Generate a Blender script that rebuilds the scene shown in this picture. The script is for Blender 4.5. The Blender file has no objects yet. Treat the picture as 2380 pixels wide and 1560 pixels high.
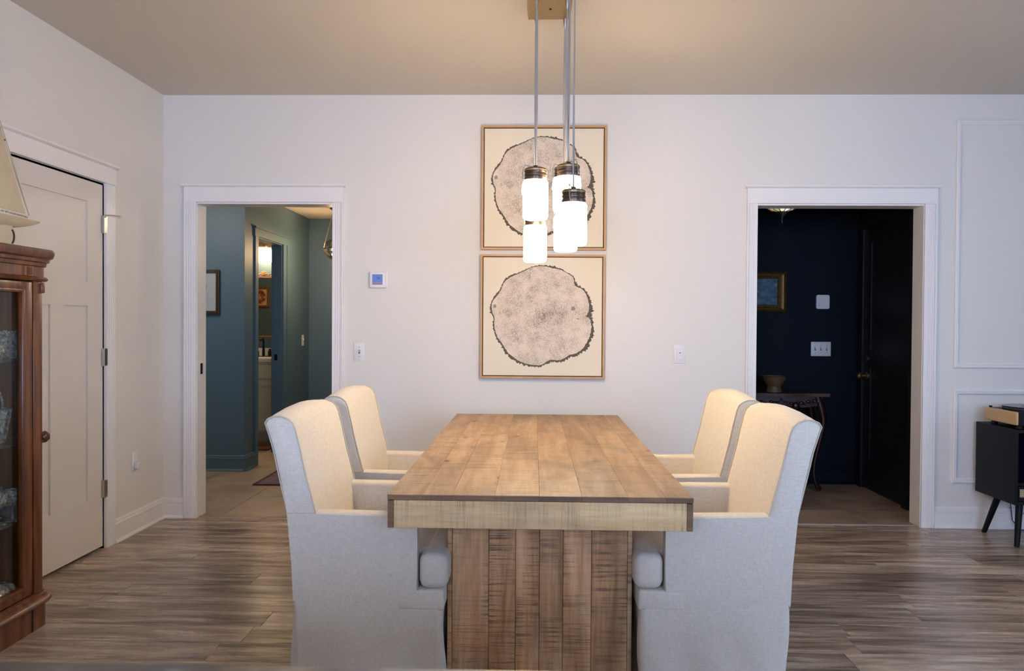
import bpy, bmesh, math, random
from mathutils import Vector, Matrix

# ------------------------------------------------------------------ camera
scene = bpy.context.scene
COL = scene.collection
PI = math.pi
YAW, PIT, ROL, CAMZ = .0264, .0139, .0066, 1.27
cam_d = bpy.data.cameras.new('camera')
cam = bpy.data.objects.new('camera', cam_d)
COL.objects.link(cam)
cy, sy = math.cos(YAW), math.sin(YAW)
cp, sp = math.cos(PIT), math.sin(PIT)
cr, sr = math.cos(ROL), math.sin(ROL)
r0 = Vector((cy, sy, 0)); f0 = Vector((-sy, cy, 0)); u0 = Vector((0, 0, 1))
fw = cp * f0 - sp * u0
up = sp * f0 + cp * u0
right = cr * r0 + sr * up
upv = -sr * r0 + cr * up
m = Matrix.Identity(4)
for i in range(3):
    m[i][0] = right[i]; m[i][1] = upv[i]; m[i][2] = -fw[i]
m[2][3] = CAMZ
cam.matrix_world = m
cam_d.sensor_width = 22.3
cam_d.lens = 22.3 * 1915 / 2380
cam_d.clip_start = .05
cam_d.dof.use_dof = True
cam_d.dof.focus_distance = 3.9
cam_d.dof.aperture_fstop = 4.5
scene.camera = cam

# ------------------------------------------------------------------ world, exposure, daylight
world = bpy.data.worlds.new('world'); scene.world = world
world.use_nodes = True
world.node_tree.nodes['Background'].inputs[0].default_value = (.55, .71, 1, 1)
world.node_tree.nodes['Background'].inputs[1].default_value = 6.1
vs = scene.view_settings
vs.view_transform = 'Standard'; vs.look = 'None'; vs.gamma = 1; vs.exposure = 0
vs.use_curve_mapping = False
PEND = 58.0            # glow of the pendant glass
DAY = (.34, .5, 1.0)


def area(name, loc, target, sx, sz, power, color):
    d = bpy.data.lights.new(name, 'AREA')
    d.shape = 'RECTANGLE'; d.size = sx; d.size_y = sz; d.energy = power; d.color = color
    o = bpy.data.objects.new(name, d); COL.objects.link(o)
    o.location = loc
    o.rotation_euler = (Vector(target) - Vector(loc)).to_track_quat('-Z', 'Y').to_euler()
    return o


def point(name, loc, power, color, r=.03):
    d = bpy.data.lights.new(name, 'POINT'); d.energy = power; d.color = color
    d.shadow_soft_size = r
    o = bpy.data.objects.new(name, d); COL.objects.link(o); o.location = loc
    return o


# daylight standing in the window openings of the right wall and of the near wall
area('daylight_near', (1.9, -2.85, 1.62), (1.9, 3, 1.62), 2.6, 1.3, 158, DAY)
area('daylight_near', (-1.2, -2.85, 1.62), (-1.2, 3, 1.62), 1.2, 1.3, 150, (.55, .62, 1))
for loc, tgt, w_ in (((4.50, 1.9, 1.625), (0, 1.9, 1.625), 2.3), ((1.9, -2.70, 1.625), (1.9, 3, 1.625), 2.6), ((-1.2, -2.70, 1.625), (-1.2, 3, 1.625), 1.2)):
    area('sky_portal', loc, tgt, w_, 1.35, 1, (1, 1, 1)).data.cycles.is_portal = True
point('hall_globe_light', (-1.972, 8.1, 1.955), 34.0, (1, .68, .36), .03)
point('bath_ceiling_light', (-3.3, 8.0, 2.25), 9.0, (1, .72, .42), .06)
point('hall_fill_light', (-2.95, 5.85, 2.25), 22.0, (1, .9, .8), .06)  # unseen fill added to brighten the blue hall wall, no fixture
point('hall_fill_light', (-.9, 7.0, 2.2), 14.0, (1, .84, .64), .06)  # second added fill, out of view, to brighten the bathroom door jamb

random.seed(11)


# ------------------------------------------------------------------ helpers
def lin(c):
    return tuple((v / 12.92 if v <= .04045 else ((v + .055) / 1.055) ** 2.4) for v in [x / 255 for x in c]) + (1,)


class NT:
    """tiny node-tree writer"""
    def __init__(s, name):
        s.m = bpy.data.materials.new(name); s.m.use_nodes = True
        s.t = s.m.node_tree; s.b = s.t.nodes['Principled BSDF']

    def n(s, kind, **k):
        o = s.t.nodes.new(kind)
        for a, v in k.items():
            if a.startswith('i_'):
                key = a[2:]
                key = int(key) if key.isdigit() else key.replace('_', ' ')
                o.inputs[key].default_value = v
            else:
                setattr(o, a, v)
        return o

    def l(s, a, b):
        s.t.links.new(a, b)

    def pos(s, scale=(1, 1, 1), rnd=True, obj=False):
        if obj:
            src = s.n('ShaderNodeTexCoord').outputs['Object']
        else:
            src = s.n('ShaderNodeNewGeometry').outputs['Position']
        if rnd:
            oi = s.n('ShaderNodeObjectInfo')
            sc = s.n('ShaderNodeVectorMath', operation='SCALE'); sc.inputs[0].default_value = (17, 23, 31)
            s.l(oi.outputs['Random'], sc.inputs['Scale'])
            ad = s.n('ShaderNodeVectorMath', operation='ADD')
            s.l(src, ad.inputs[0]); s.l(sc.outputs[0], ad.inputs[1]); src = ad.outputs[0]
        mu = s.n('ShaderNodeVectorMath', operation='MULTIPLY'); mu.inputs[1].default_value = scale
        s.l(src, mu.inputs[0])
        return mu.outputs[0]

    def noise(s, vec, scale=1, detail=4, rough=.55, dist=0):
        o = s.n('ShaderNodeTexNoise'); s.l(vec, o.inputs['Vector'])
        o.inputs['Scale'].default_value = scale; o.inputs['Detail'].default_value = detail
        o.inputs['Roughness'].default_value = rough; o.inputs['Distortion'].default_value = dist
        return o.outputs['Fac']

    def ramp(s, fac, stops):
        o = s.n('ShaderNodeValToRGB'); s.l(fac, o.inputs[0])
        e = o.color_ramp.elements
        while len(e) < len(stops): e.new(.5)
        for k, (p, c) in enumerate(stops):
            e[k].position = p; e[k].color = c if len(c) == 4 else tuple(c) + (1,)
        return o.outputs[0]

    def mix(s, fac, a, b, mode='MIX'):
        o = s.n('ShaderNodeMix', data_type='RGBA', blend_type=mode)
        for sock, v in ((o.inputs[0], fac), (o.inputs[6], a), (o.inputs[7], b)):
            if hasattr(v, 'is_output'): s.l(v, sock)
            else: sock.default_value = v
        return o.outputs[2]

    def math(s, op, a, b=0.):
        o = s.n('ShaderNodeMath', operation=op)
        for sock, v in ((o.inputs[0], a), (o.inputs[1], b)):
            if hasattr(v, 'is_output'): s.l(v, sock)
            else: sock.default_value = v
        return o.outputs[0]

    def bump(s, h, strength=.3, dist=.002):
        o = s.n('ShaderNodeBump'); o.inputs['Strength'].default_value = strength
        o.inputs['Distance'].default_value = dist
        s.l(h, o.inputs['Height']); s.l(o.outputs[0], s.b.inputs['Normal'])

    def set(s, **k):
        for a, v in k.items():
            sock = s.b.inputs[a.replace('_', ' ')]
            if hasattr(v, 'is_output'): s.l(v, sock)
            else: sock.default_value = v
        return s.m


G = lambda v: (v, v, v, 1)


def plain(name, rgb, rough=.6, metal=0, var=.06, vscale=6, **k):
    t = NT(name)
    c = lin(rgb)
    d = tuple(x * (1 - var * 2) for x in c[:3]) + (1,)
    f = t.noise(t.pos((vscale,) * 3), 1, 3)
    t.set(Base_Color=t.mix(f, c, d), Roughness=rough, Metallic=metal, **k)
    return t.m


def paint(name, rgb, rough=.55, bump=.15, bs=180):
    t = NT(name); c = lin(rgb)
    p = t.pos((1, 1, 1), rnd=False)
    f = t.noise(p, .8, 2)
    t.set(Base_Color=t.mix(f, c, tuple(x * .95 for x in c[:3]) + (1,)), Roughness=rough)
    t.bump(t.noise(p, bs, 3), bump, .001)
    return t.m


def wood(name, axis, light, mid, dark, saw=.5, streak=1., white=.0, rough=.55):
    """rough sawn plank: fine grain along axis, saw marks across it, knots"""
    t = NT(name)
    def sc(along, across):
        v = [across] * 3; v[axis] = along; return tuple(v)
    g = t.noise(t.pos(sc(1.3 * streak, 16)), 1, 5, .6, .6)
    g2 = t.noise(t.pos(sc(9, 130)), 1, 3, .7)
    g = t.math('ADD', t.math('MULTIPLY', g, .72), t.math('MULTIPLY', g2, .28))
    base = t.ramp(g, [(.28, lin(dark)), (.46, lin(mid)), (.66, lin(light))])
    big = t.noise(t.pos(sc(2.2, 5)), 1, 3, .5, .8)
    base = t.mix(t.ramp(big, [(.48, G(0)), (.7, G(.6))]), base, lin((int(mid[0] * .66), int(mid[1] * .66), int(mid[2] * .72))))
    # broad per plank tone
    oi = t.n('ShaderNodeObjectInfo')
    hv = t.n('ShaderNodeHueSaturation')
    t.l(t.math('MULTIPLY_ADD', oi.outputs['Random'], .28), hv.inputs['Value'])
    hv.inputs['Value'].links[0].from_node.inputs[2].default_value = .86
    t.l(base, hv.inputs['Color']); base = hv.outputs[0]
    # saw marks across the plank
    sm = t.noise(t.pos(sc(135, 5.)), 1, 3, .65)
    msk = t.noise(t.pos(sc(3.5, 9)), 1, 3, .6)
    smk = t.math('MULTIPLY', t.ramp(sm, [(.49, G(0)), (.60, G(1))]), t.ramp(msk, [(.40, G(.12 * saw)), (.66, G(saw))]))
    col = t.mix(smk, base, lin(tuple(int(x * .5) for x in mid)))
    if white:
        w = t.noise(t.pos(sc(1.5, 9)), 1, 4, .6)
        col = t.mix(t.math('MULTIPLY', t.ramp(w, [(.52, G(0)), (.7, G(1))]), white), col, lin((190, 180, 165)))
    # knots
    vo = t.n('ShaderNodeTexVoronoi'); vo.inputs['Scale'].default_value = 1
    t.l(t.pos(sc(3.6, 6.5)), vo.inputs['Vector'])
    kn = t.ramp(vo.outputs['Distance'], [(.05, G(1)), (.13, G(0))])
    col = t.mix(t.math('MULTIPLY', kn, .8), col, lin((58, 38, 24)))
    t.set(Base_Color=col, Roughness=rough)
    t.bump(t.math('SUBTRACT', t.noise(t.pos(sc(4, 60)), 1, 3), smk), .35, .001)
    return t.m


def thin_glass(name, tint=(1, 1, 1, 1), gloss=.35, rough=.02, milky=0.0, base=.04):
    t = NT(name)
    tr = t.n('ShaderNodeBsdfTransparent'); tr.inputs[0].default_value = tint
    gl = t.n('ShaderNodeBsdfGlossy'); gl.inputs['Roughness'].default_value = rough
    lw = t.n('ShaderNodeLayerWeight'); lw.inputs['Blend'].default_value = gloss
    f = t.math('ADD', t.math('MULTIPLY', lw.outputs['Fresnel'], .8), base)
    mx = t.n('ShaderNodeMixShader'); t.l(f, mx.inputs[0]); t.l(tr.outputs[0], mx.inputs[1]); t.l(gl.outputs[0], mx.inputs[2])
    out = mx.outputs[0]
    if milky:
        df = t.n('ShaderNodeBsdfDiffuse'); df.inputs[0].default_value = (.8, .82, .8, 1)
        v = t.noise(t.pos((70, 70, 70)), 1, 2)
        f2 = t.math('MULTIPLY', t.ramp(v, [(.4, G(.15)), (.65, G(1))]), milky)
        m2 = t.n('ShaderNodeMixShader'); t.l(f2, m2.inputs[0]); t.l(out, m2.inputs[1]); t.l(df.outputs[0], m2.inputs[2]); out = m2.outputs[0]
    t.l(out, t.t.nodes['Material Output'].inputs['Surface'])
    return t.m


def glow(name, rgb, strength, base=(.9, .9, .9, 1)):
    t = NT(name)
    return t.set(Base_Color=base, Emission_Color=tuple(rgb) + (1,), Emission_Strength=strength, Roughness=.3)


def tag(o, label=None, cat=None, group=None, kind=None):
    if label: o['label'] = label
    if cat: o['category'] = cat
    if group: o['group'] = group
    if kind: o['kind'] = kind
    return o


def empty(name, loc, label, cat, group=None, rz=0):
    o = bpy.data.objects.new(name, None); COL.objects.link(o)
    o.location = loc; o.rotation_euler = (0, 0, rz); o.empty_display_size = .05
    o['world'] = list(loc)
    del o['world']
    return tag(o, label, cat, group)


class MB:
    """collects geometry, links ONE mesh object. Geometry is given in world
    coordinates minus the parent's location when a parent is used."""
    def __init__(s): s.bm = bmesh.new()

    def box(s, x0, x1, y0, y1, z0, z1, bev=0, seg=2):
        vs_ = [s.bm.verts.new(p) for p in ((x0, y0, z0), (x1, y0, z0), (x1, y1, z0), (x0, y1, z0), (x0, y0, z1), (x1, y0, z1), (x1, y1, z1), (x0, y1, z1))]
        fs = [s.bm.faces.new([vs_[i] for i in q]) for q in ((3, 2, 1, 0), (4, 5, 6, 7), (0, 1, 5, 4), (1, 2, 6, 5), (2, 3, 7, 6), (3, 0, 4, 7))]
        if bev:
            es = list({e for f in fs for e in f.edges})
            bmesh.ops.bevel(s.bm, geom=es, offset=bev, segments=seg, affect='EDGES', profile=.5)
        return s

    def prism(s, pts, fn, a, b):
        """closed 2D outline pts swept from a to b; fn(u, v, t) -> xyz"""
        A = [s.bm.verts.new(fn(u, v, a)) for u, v in pts]
        B = [s.bm.verts.new(fn(u, v, b)) for u, v in pts]
        n = len(pts)
        for i in range(n):
            s.bm.faces.new((A[i], A[(i + 1) % n], B[(i + 1) % n], B[i]))
        s.bm.faces.new(A[::-1]); s.bm.faces.new(B)
        return s

    def loft(s, rings, cap=True, closed=True):
        R = [[s.bm.verts.new(p) for p in r] for r in rings]
        n = len(R[0])
        for a, b in zip(R, R[1:]):
            for i in range(n if closed else n - 1):
                s.bm.faces.new((a[i], a[(i + 1) % n], b[(i + 1) % n], b[i]))
        if cap and closed:
            s.bm.faces.new(R[0][::-1]); s.bm.faces.new(R[-1])
        return s

    def lathe(s, prof, c=(0, 0, 0), n=24, cap=True, ax='z'):
        rings = []
        for r, z in prof:
            ring = []
            for k in range(n):
                a = 2 * PI * k / n
                u, v = r * math.cos(a), r * math.sin(a)
                if ax == 'z': p = (c[0] + u, c[1] + v, c[2] + z)
                elif ax == 'x': p = (c[0] + z, c[1] + u, c[2] + v)
                else: p = (c[0] + u, c[1] + z, c[2] + v)
                ring.append(p)
            rings.append(ring)
        return s.loft(rings, cap)

    def tube(s, pts, r, n=8, cap=True):
        pts = [Vector(p) for p in pts]
        rs = r if isinstance(r, (list, tuple)) else [r] * len(pts)
        rings = []
        prev = None
        for i, p in enumerate(pts):
            d = (pts[min(i + 1, len(pts) - 1)] - pts[max(i - 1, 0)]).normalized()
            if prev is None:
                a = d.orthogonal().normalized()
            else:
                a = (prev - d * prev.dot(d)).normalized()
            prev = a
            b = d.cross(a)
            rings.append([p + (a * math.cos(2 * PI * k / n) + b * math.sin(2 * PI * k / n)) * rs[i] for k in range(n)])
        return s.loft(rings, cap)

    def ball(s, c, r, n=10, sc=(1, 1, 1)):
        mt = Matrix.Translation(c) @ Matrix.Diagonal((sc[0], sc[1], sc[2], 1))
        bmesh.ops.create_uvsphere(s.bm, u_segments=n, v_segments=max(6, n * 2 // 3), radius=r, matrix=mt)
        return s

    def build(s, name, mat, parent=None, smooth=None, label=None, kind=None, cat=None, group=None):
        bmesh.ops.recalc_face_normals(s.bm, faces=s.bm.faces)
        off = None
        if parent is not None:
            p = parent; off = Vector((0, 0, 0))
            while p is not None:
                off += p.location; p = p.parent
            bmesh.ops.translate(s.bm, verts=s.bm.verts, vec=-off)
        me = bpy.data.meshes.new(name)
        s.bm.to_mesh(me); s.bm.free()
        if smooth:
            me.shade_smooth(); me.set_sharp_from_angle(angle=math.radians(smooth))
        if mat: me.materials.append(mat)
        o = bpy.data.objects.new(name, me); COL.objects.link(o)
        if parent is not None: o.parent = parent
        return tag(o, label, cat, group, kind)


def struct(mb, name, mat, **k):
    return mb.build(name, mat, kind='structure', **k)


def smoothstep(a, b, x):
    t = max(0, min(1, (x - a) / (b - a))); return t * t * (3 - 2 * t)


# ------------------------------------------------------------------ materials
M = {}
M['wall'] = paint('wall_paint', (226, 222, 214), .6)
M['ceil'] = paint('ceiling_paint', (214, 205, 192), .7, .35, 90)
M['trim'] = paint('trim_paint', (236, 232, 228), .35, .05)
M['door_white'] = paint('door_paint', (222, 214, 205), .4, .05)
M['hall_paint'] = paint('hall_paint', (84, 108, 122), .5)
M['navy'] = paint('foyer_paint', (13, 21, 30), .55)
M['navy'].node_tree.nodes['Principled BSDF'].inputs['Specular IOR Level'].default_value = .12
M['black_door'] = paint('black_door_paint', (14, 19, 20), .45, .05)
M['plastic'] = plain('white_plastic', (228, 226, 224), .4, var=.02)
M['slot'] = plain('slot_grey', (120, 112, 108), .5)
M['chrome'] = plain('brushed_nickel', (190, 186, 178), .28, 1, var=.05)
M['dark_metal'] = plain('dark_metal', (42, 34, 30), .4, .8)
M['black'] = plain('black_lacquer', (9, 9, 11), .5, var=.1)
M['brass'] = plain('satin_brass', (168, 145, 98), .38, .75, var=.05)
M['gilt'] = plain('gilt', (150, 112, 60), .42, .6, var=.35, vscale=60)
M['dark_gilt'] = plain('dark_gilt', (92, 70, 44), .45, .4, var=.4, vscale=70)
M['copper'] = plain('copper_gilt', (190, 120, 70), .4, .6, var=.4, vscale=50)
M['oak'] = plain('oak_frame', (206, 160, 104), .5, var=.12, vscale=20)
M['oak_dark'] = plain('frame_rebate', (100, 74, 44), .7)
M['cord'] = plain('silver_cord', (168, 165, 158), .35, .3)
M['ivory'] = plain('ivory_ship_wood', (206, 192, 162), .6, var=.1, vscale=14)
M['rope'] = plain('rope', (190, 176, 146), .8)
M['dark_hole'] = plain('dark_hole', (30, 24, 20), .8)
M['tan'] = plain('tan_ash', (206, 172, 122), .45, var=.1, vscale=25)
M['vinyl'] = plain('vinyl_black', (18, 18, 22), .18)
M['pane'] = thin_glass('pane_glass', (.93, .95, .93, 1), .12, .01, base=.008)
M['side_glass'] = thin_glass('side_glass', (.93, .95, .97, 1), .4, .02, base=.04)
M['shelf_glass'] = thin_glass('shelf_glass', (.78, .88, .84, 1), .35, .05, milky=.12)
M['crystal'] = thin_glass('cut_crystal', (1, 1, .98, 1), .3, .12, milky=.5, base=.05)
M['ribbed'] = thin_glass('ribbed_glass', (.98, 1, .99, 1), .3, .12, milky=.5, base=.05)
M['black'].node_tree.nodes['Principled BSDF'].inputs['Specular IOR Level'].default_value = .25
M['blue_glass'] = thin_glass('blue_glass', (.45, .52, .66, 1), .4, .08, milky=.2, base=.08)
M['globe_glass'] = thin_glass('globe_glass', (.93, .92, .9, 1), .5, .02, base=.12)
M['stone_top'] = plain('marble_top', (88, 58, 40), .6, var=.3, vscale=9)
M['bowl'] = plain('earthenware', (128, 98, 62), .4, var=.25, vscale=30)
M['carved'] = plain('carved_mahogany', (62, 22, 20), .3, var=.3, vscale=12)
M['porcelain'] = plain('porcelain', (235, 230, 220), .2, var=.02)
M['vanity'] = plain('vanity_paint', (225, 214, 190), .4, var=.03)
M['lamp_metal'] = plain('fixture_metal', (96, 84, 78), .35, .7)


def fabric():
    t = NT('linen')
    w = t.pos((900, 900, 900), rnd=False, obj=True)
    wv1 = t.noise(t.pos((700, 60, 60), False, True), 1, 2)
    wv2 = t.noise(t.pos((60, 700, 700), False, True), 1, 2)
    wv3 = t.noise(t.pos((60, 60, 700), False, True), 1, 2)
    f = t.math('ADD', wv1, t.math('ADD', wv2, wv3))
    f = t.math('MULTIPLY', f, .333)
    t.set(Base_Color=t.ramp(f, [(.36, lin((200, 191, 176))), (.6, lin((222, 213, 198)))]), Roughness=.9)
    t.set(Sheen_Weight=.15)
    t.bump(t.math('ADD', f, t.math('MULTIPLY', t.noise(t.pos((9, 9, 9), False, True), 1, 2), 1.2)), .25, .003)
    return t.m


M['linen'] = fabric()
M['linen_seam'] = plain('linen_piping', (206, 194, 172), .9)


def floor_mat():
    t = NT('floor_vinyl_plank')
    a = t.noise(t.pos((1.8, 17, 1)), 1, 6, .66, .35)
    b = t.noise(t.pos((5, 75, 1)), 1, 4, .65, .2)
    f = t.math('ADD', t.math('MULTIPLY', a, .68), t.math('MULTIPLY', b, .32))
    oi = t.n('ShaderNodeObjectInfo')
    f = t.math('ADD', f, t.math('MULTIPLY', t.math('SUBTRACT', oi.outputs['Random'], .5), .07))
    col = t.ramp(f, [(.34, lin((70, 56, 48))), (.42, lin((120, 102, 88))), (.51, lin((160, 140, 121))), (.64, lin((206, 188, 168)))])
    fl = t.noise(t.pos((9, 60, 1)), 1, 3, .7)
    m2 = t.noise(t.pos((2.3, 6, 1)), 1, 2)
    k = t.math('MULTIPLY', t.ramp(fl, [(.64, G(0)), (.7, G(1))]), t.ramp(m2, [(.54, G(0)), (.62, G(.75))]))
    col = t.mix(k, col, lin((176, 165, 152)))
    t.set(Base_Color=col, Roughness=t.ramp(f, [(.3, G(.34)), (.7, G(.22))]))
    t.bump(b, .25, .0008)
    return t.m


M['floor'] = floor_mat()


def tile_mat(name, a, b):
    t = NT(name)
    f = t.noise(t.pos((3, 3, 3)), 1, 5, .6)
    oi = t.n('ShaderNodeObjectInfo')
    f = t.math('ADD', f, t.math('MULTIPLY', t.math('SUBTRACT', oi.outputs['Random'], .5), .15))
    t.set(Base_Color=t.ramp(f, [(.3, lin(a)), (.7, lin(b))]), Roughness=.4)
    return t.m


M['hall_tile'] = tile_mat('hall_tile', (134, 116, 100), (170, 150, 130))
M['foyer_tile'] = tile_mat('foyer_tile', (130, 114, 98), (184, 162, 138))
M['grout'] = plain('grout', (104, 92, 80), .9)
M['mahogany'] = None


def mahogany():
    t = NT('cabinet_mahogany')
    f = t.noise(t.pos((26, 26, 2.2), False), 1, 5, .6, .5)
    t.set(Base_Color=t.ramp(f, [(.25, lin((48, 22, 6))), (.5, lin((98, 52, 17))), (.75, lin((136, 80, 32)))]), Roughness=.32)
    t.set(Coat_Weight=.15, Coat_Roughness=.15)
    return t.m


M['mahogany'] = mahogany()
TOPW = wood('table_top_wood', 1, (176, 149, 118), (156, 126, 95), (128, 105, 82), .75, 1, .3)
PEDW = wood('pedestal_wood', 2, (228, 188, 142), (196, 146, 98), (124, 84, 52), 1, 1, .5)
APRW = wood('apron_wood', 0, (236, 204, 152), (214, 178, 124), (168, 130, 84), .55, 1, .2)
ENDW = wood('end_grain_wood', 0, (138, 104, 70), (108, 78, 50), (72, 50, 32), .2)


def canvas_mat():
    t = NT('canvas')
    f = t.noise(t.pos((2, 2, 2)), 1, 2)
    t.set(Base_Color=t.mix(f, lin((238, 226, 202)), lin((226, 212, 186))), Roughness=.85)
    t.bump(t.noise(t.pos((600, 600, 600)), 1, 2), .1, .001)
    return t.m


M['canvas'] = canvas_mat()


def slice_mat():
    """ink speckle of the printed tree slice: ring-wise darker towards the pith"""
    t = NT('tree_slice_ink')
    tc = t.n('ShaderNodeTexCoord').outputs['Object']
    d = t.n('ShaderNodeVectorMath', operation='LENGTH'); t.l(tc, d.inputs[0]); r = d.outputs['Value']
    wob = t.noise(t.pos((7, 7, 7), False, True), 1, 3)
    rr = t.math('ADD', r, t.math('MULTIPLY', wob, .035))
    ring = t.math('SINE', t.math('MULTIPLY', rr, 620))
    fine = t.noise(t.pos((150, 150, 150), False, True), 1, 4, .75)
    blot = t.noise(t.pos((11, 11, 11), False, True), 1, 4, .65)
    core = t.ramp(r, [(.0, G(.17)), (.1, G(.06)), (.3, G(-.0))])
    v = t.math('ADD', t.math('MULTIPLY', fine, .9), t.math('MULTIPLY', blot, .75))
    v = t.math('ADD', v, t.math('MULTIPLY', ring, .035))
    v = t.math('ADD', v, core)
    col = t.ramp(t.math('MULTIPLY', v, .6), [(.44, lin((228, 211, 190))), (.54, lin((206, 190, 170))), (.63, lin((158, 146, 130))), (.74, lin((112, 104, 92)))])
    t.set(Base_Color=col, Roughness=.9)
    return t.m


M['slice'] = slice_mat()
M['bark'] = plain('bark_ink', (112, 102, 88), .9, var=.3, vscale=90)


def rug_mat(name, a, b, c):
    t = NT(name)
    f = t.noise(t.pos((14, 14, 14)), 1, 4, .7)
    t.set(Base_Color=t.ramp(f, [(.35, lin(a)), (.5, lin(b)), (.65, lin(c))]), Roughness=.95)
    t.bump(t.noise(t.pos((300, 300, 300)), 1, 2), .5, .003)
    return t.m


# ------------------------------------------------------------------ room shell
D, L, CZ = 5.27, -2.397, 2.731
T = .14                     # thickness of the back wall
RX, NY = 4.4, -2.6
HL, HR, HH = -2.177, -1.295, 2.035      # left opening
FL, FR = 1.41, 2.454                    # right opening
mb = MB()
mb.box(L - .12, HL, D, D + T, -.02, CZ); mb.box(HR, FL, D, D + T, -.02, CZ); mb.box(FR, RX + .12, D, D + T, -.02, CZ)
mb.box(HL, HR, D, D + T, HH, CZ); mb.box(FL, FR, D, D + T, HH, CZ)
struct(mb, 'wall_back', M['wall'])
DY0, DY1, DH = 3.70, 4.527, 2.03
mb = MB()
mb.box(L - .12, L, NY, DY0, -.02, CZ); mb.box(L - .12, L, DY1, D, -.02, CZ); mb.box(L - .12, L, DY0, DY1, DH, CZ)
struct(mb, 'wall_left', M['wall'])
struct(MB().box(L - .6, L - .5, DY0 - .3, DY1 + .3, -.02, 2.4).box(L - .5, L - .12, DY0 - .3, DY0 - .25, -.02, 2.4).box(L - .5, L - .12, DY1 + .25, DY1 + .3, -.02, 2.4).box(L - .5, L - .12, DY0 - .3, DY1 + .3, 2.35, 2.4), 'wall_closet', M['wall'])
# right wall with its window, near wall with two windows: all outside the frame
mb = MB()
W0, W1, WZ0, WZ1 = .75, 3.05, .95, 2.3
mb.box(RX, RX + .12, NY, W0, -.02, CZ); mb.box(RX, RX + .12, W1, D, -.02, CZ); mb.box(RX, RX + .12, W0, W1, -.02, WZ0); mb.box(RX, RX + .12, W0, W1, WZ1, CZ)
struct(mb, 'wall_right', M['wall'])
mb = MB()
spans = [(-1.8, -.6), (.6, 3.2)]
xs = [L - .12] + [v for s_ in spans for v in s_] + [RX + .12]
for a, b in zip(xs[::2], xs[1::2]): mb.box(a, b, NY - .12, NY, -.02, CZ)
for a, b in spans: mb.box(a, b, NY - .12, NY, -.02, WZ0); mb.box(a, b, NY - .12, NY, WZ1, CZ)
struct(mb, 'wall_near', M['wall'])


def window(n, fn, a, b):
    """frame with a mullion and meeting rail; fn(u, d0, d1, z0, z1) boxes along the wall"""
    mb = MB()
    w = .05
    for u0, u1, z0, z1 in ((a, a + w, WZ0, WZ1), (b - w, b, WZ0, WZ1), (a, b, WZ0, WZ0 + w), (a, b, WZ1 - w, WZ1), (a, b, 1.6, 1.64), ((a + b) / 2 - .02, (a + b) / 2 + .02, WZ0, WZ1)):
        fn(mb, u0, u1, .03, .08, z0, z1)
    o = struct(mb, 'window_%d' % n, M['trim'])
    p = MB(); fn(p, a, b, .052, .056, WZ0, WZ1); p.build('pane', M['pane'], o)


window(1, lambda b_, u0, u1, d0, d1, z0, z1: b_.box(RX + d0, RX + d1, u0, u1, z0, z1), W0, W1)
for i, (a, b) in enumerate(spans):
    window(2 + i, lambda b_, u0, u1, d0, d1, z0, z1: b_.box(u0, u1, NY - d1, NY - d0, z0, z1), a, b)
struct(MB().box(L - .7, RX + .12, NY - .12, D + T, CZ, CZ + .1), 'ceiling', M['ceil'])

# floor: base, then every plank down to where the frame ends
PY0 = .36
fl = struct(MB().box(L - .6, RX + .12, NY - .12, D + .03, -.12, -.003).box(L, RX, NY, PY0 - .001, -.003, 0), 'floor', M['floor'])
PW, PL = .1785, 1.22
shared = None
rows = int(math.ceil((D + .03 - PY0) / PW))
for r in range(rows):
    y0 = PY0 + r * PW; y1 = min(y0 + PW, D + .03)
    x = L - random.random() * PL
    while x < RX:
        a, b = max(x, L), min(x + PL, RX)
        # planks run into the closet opening nowhere, the base shows there
        if b - a > .02:
            full = (b - a > PL - 1e-4) and (y1 - y0 > PW - 1e-4)
            if full and shared is not None:
                o = bpy.data.objects.new('plank', shared); COL.objects.link(o); o.parent = fl
            else:
                o = MB().box(-(b - a) / 2 + .0008, (b - a) / 2 - .0008, -(y1 - y0) / 2 + .0007, (y1 - y0) / 2 - .0007, -.004, 0, .0009, 1).build('plank', M['floor'])
                o.parent = fl
                if full: shared = o.data
            o.location = ((a + b) / 2, (y0 + y1) / 2, 0)
        x += PL


def base(name, pts, a, b, fn, mat=None):
    """baseboard profile: body, stepped cap and shoe, as one moulding"""
    prof = [(0, 0), (.026, 0), (.026, .006), (.02, .016), (.0155, .02), (.0155, .098), (.0175, .101), (.0175, .112), (.0125, .116), (.0125, .127), (.008, .134), (0, .134)]
    return MB().prism(prof, fn, a, b)


BW = lambda u, v, t: (t, D - u, v)
struct(base('', 0, L, -2.258, BW), 'baseboard_back_left', M['trim'])
struct(base('', 0, -1.222, 1.342, BW), 'baseboard_back_middle', M['trim'])
struct(base('', 0, 2.533, RX, BW), 'baseboard_back_right', M['trim'])
LW = lambda u, v, t: (L + u, t, v)
struct(base('', 0, DY1 + .105, D - .015, LW), 'baseboard_left_far', M['trim'])
struct(base('', 0, NY, DY0 - .105, LW), 'baseboard_left_near', M['trim'])
struct(base('', 0, NY, D - .015, lambda u, v, t: (RX - u, t, v)), 'baseboard_right', M['trim'])


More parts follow.
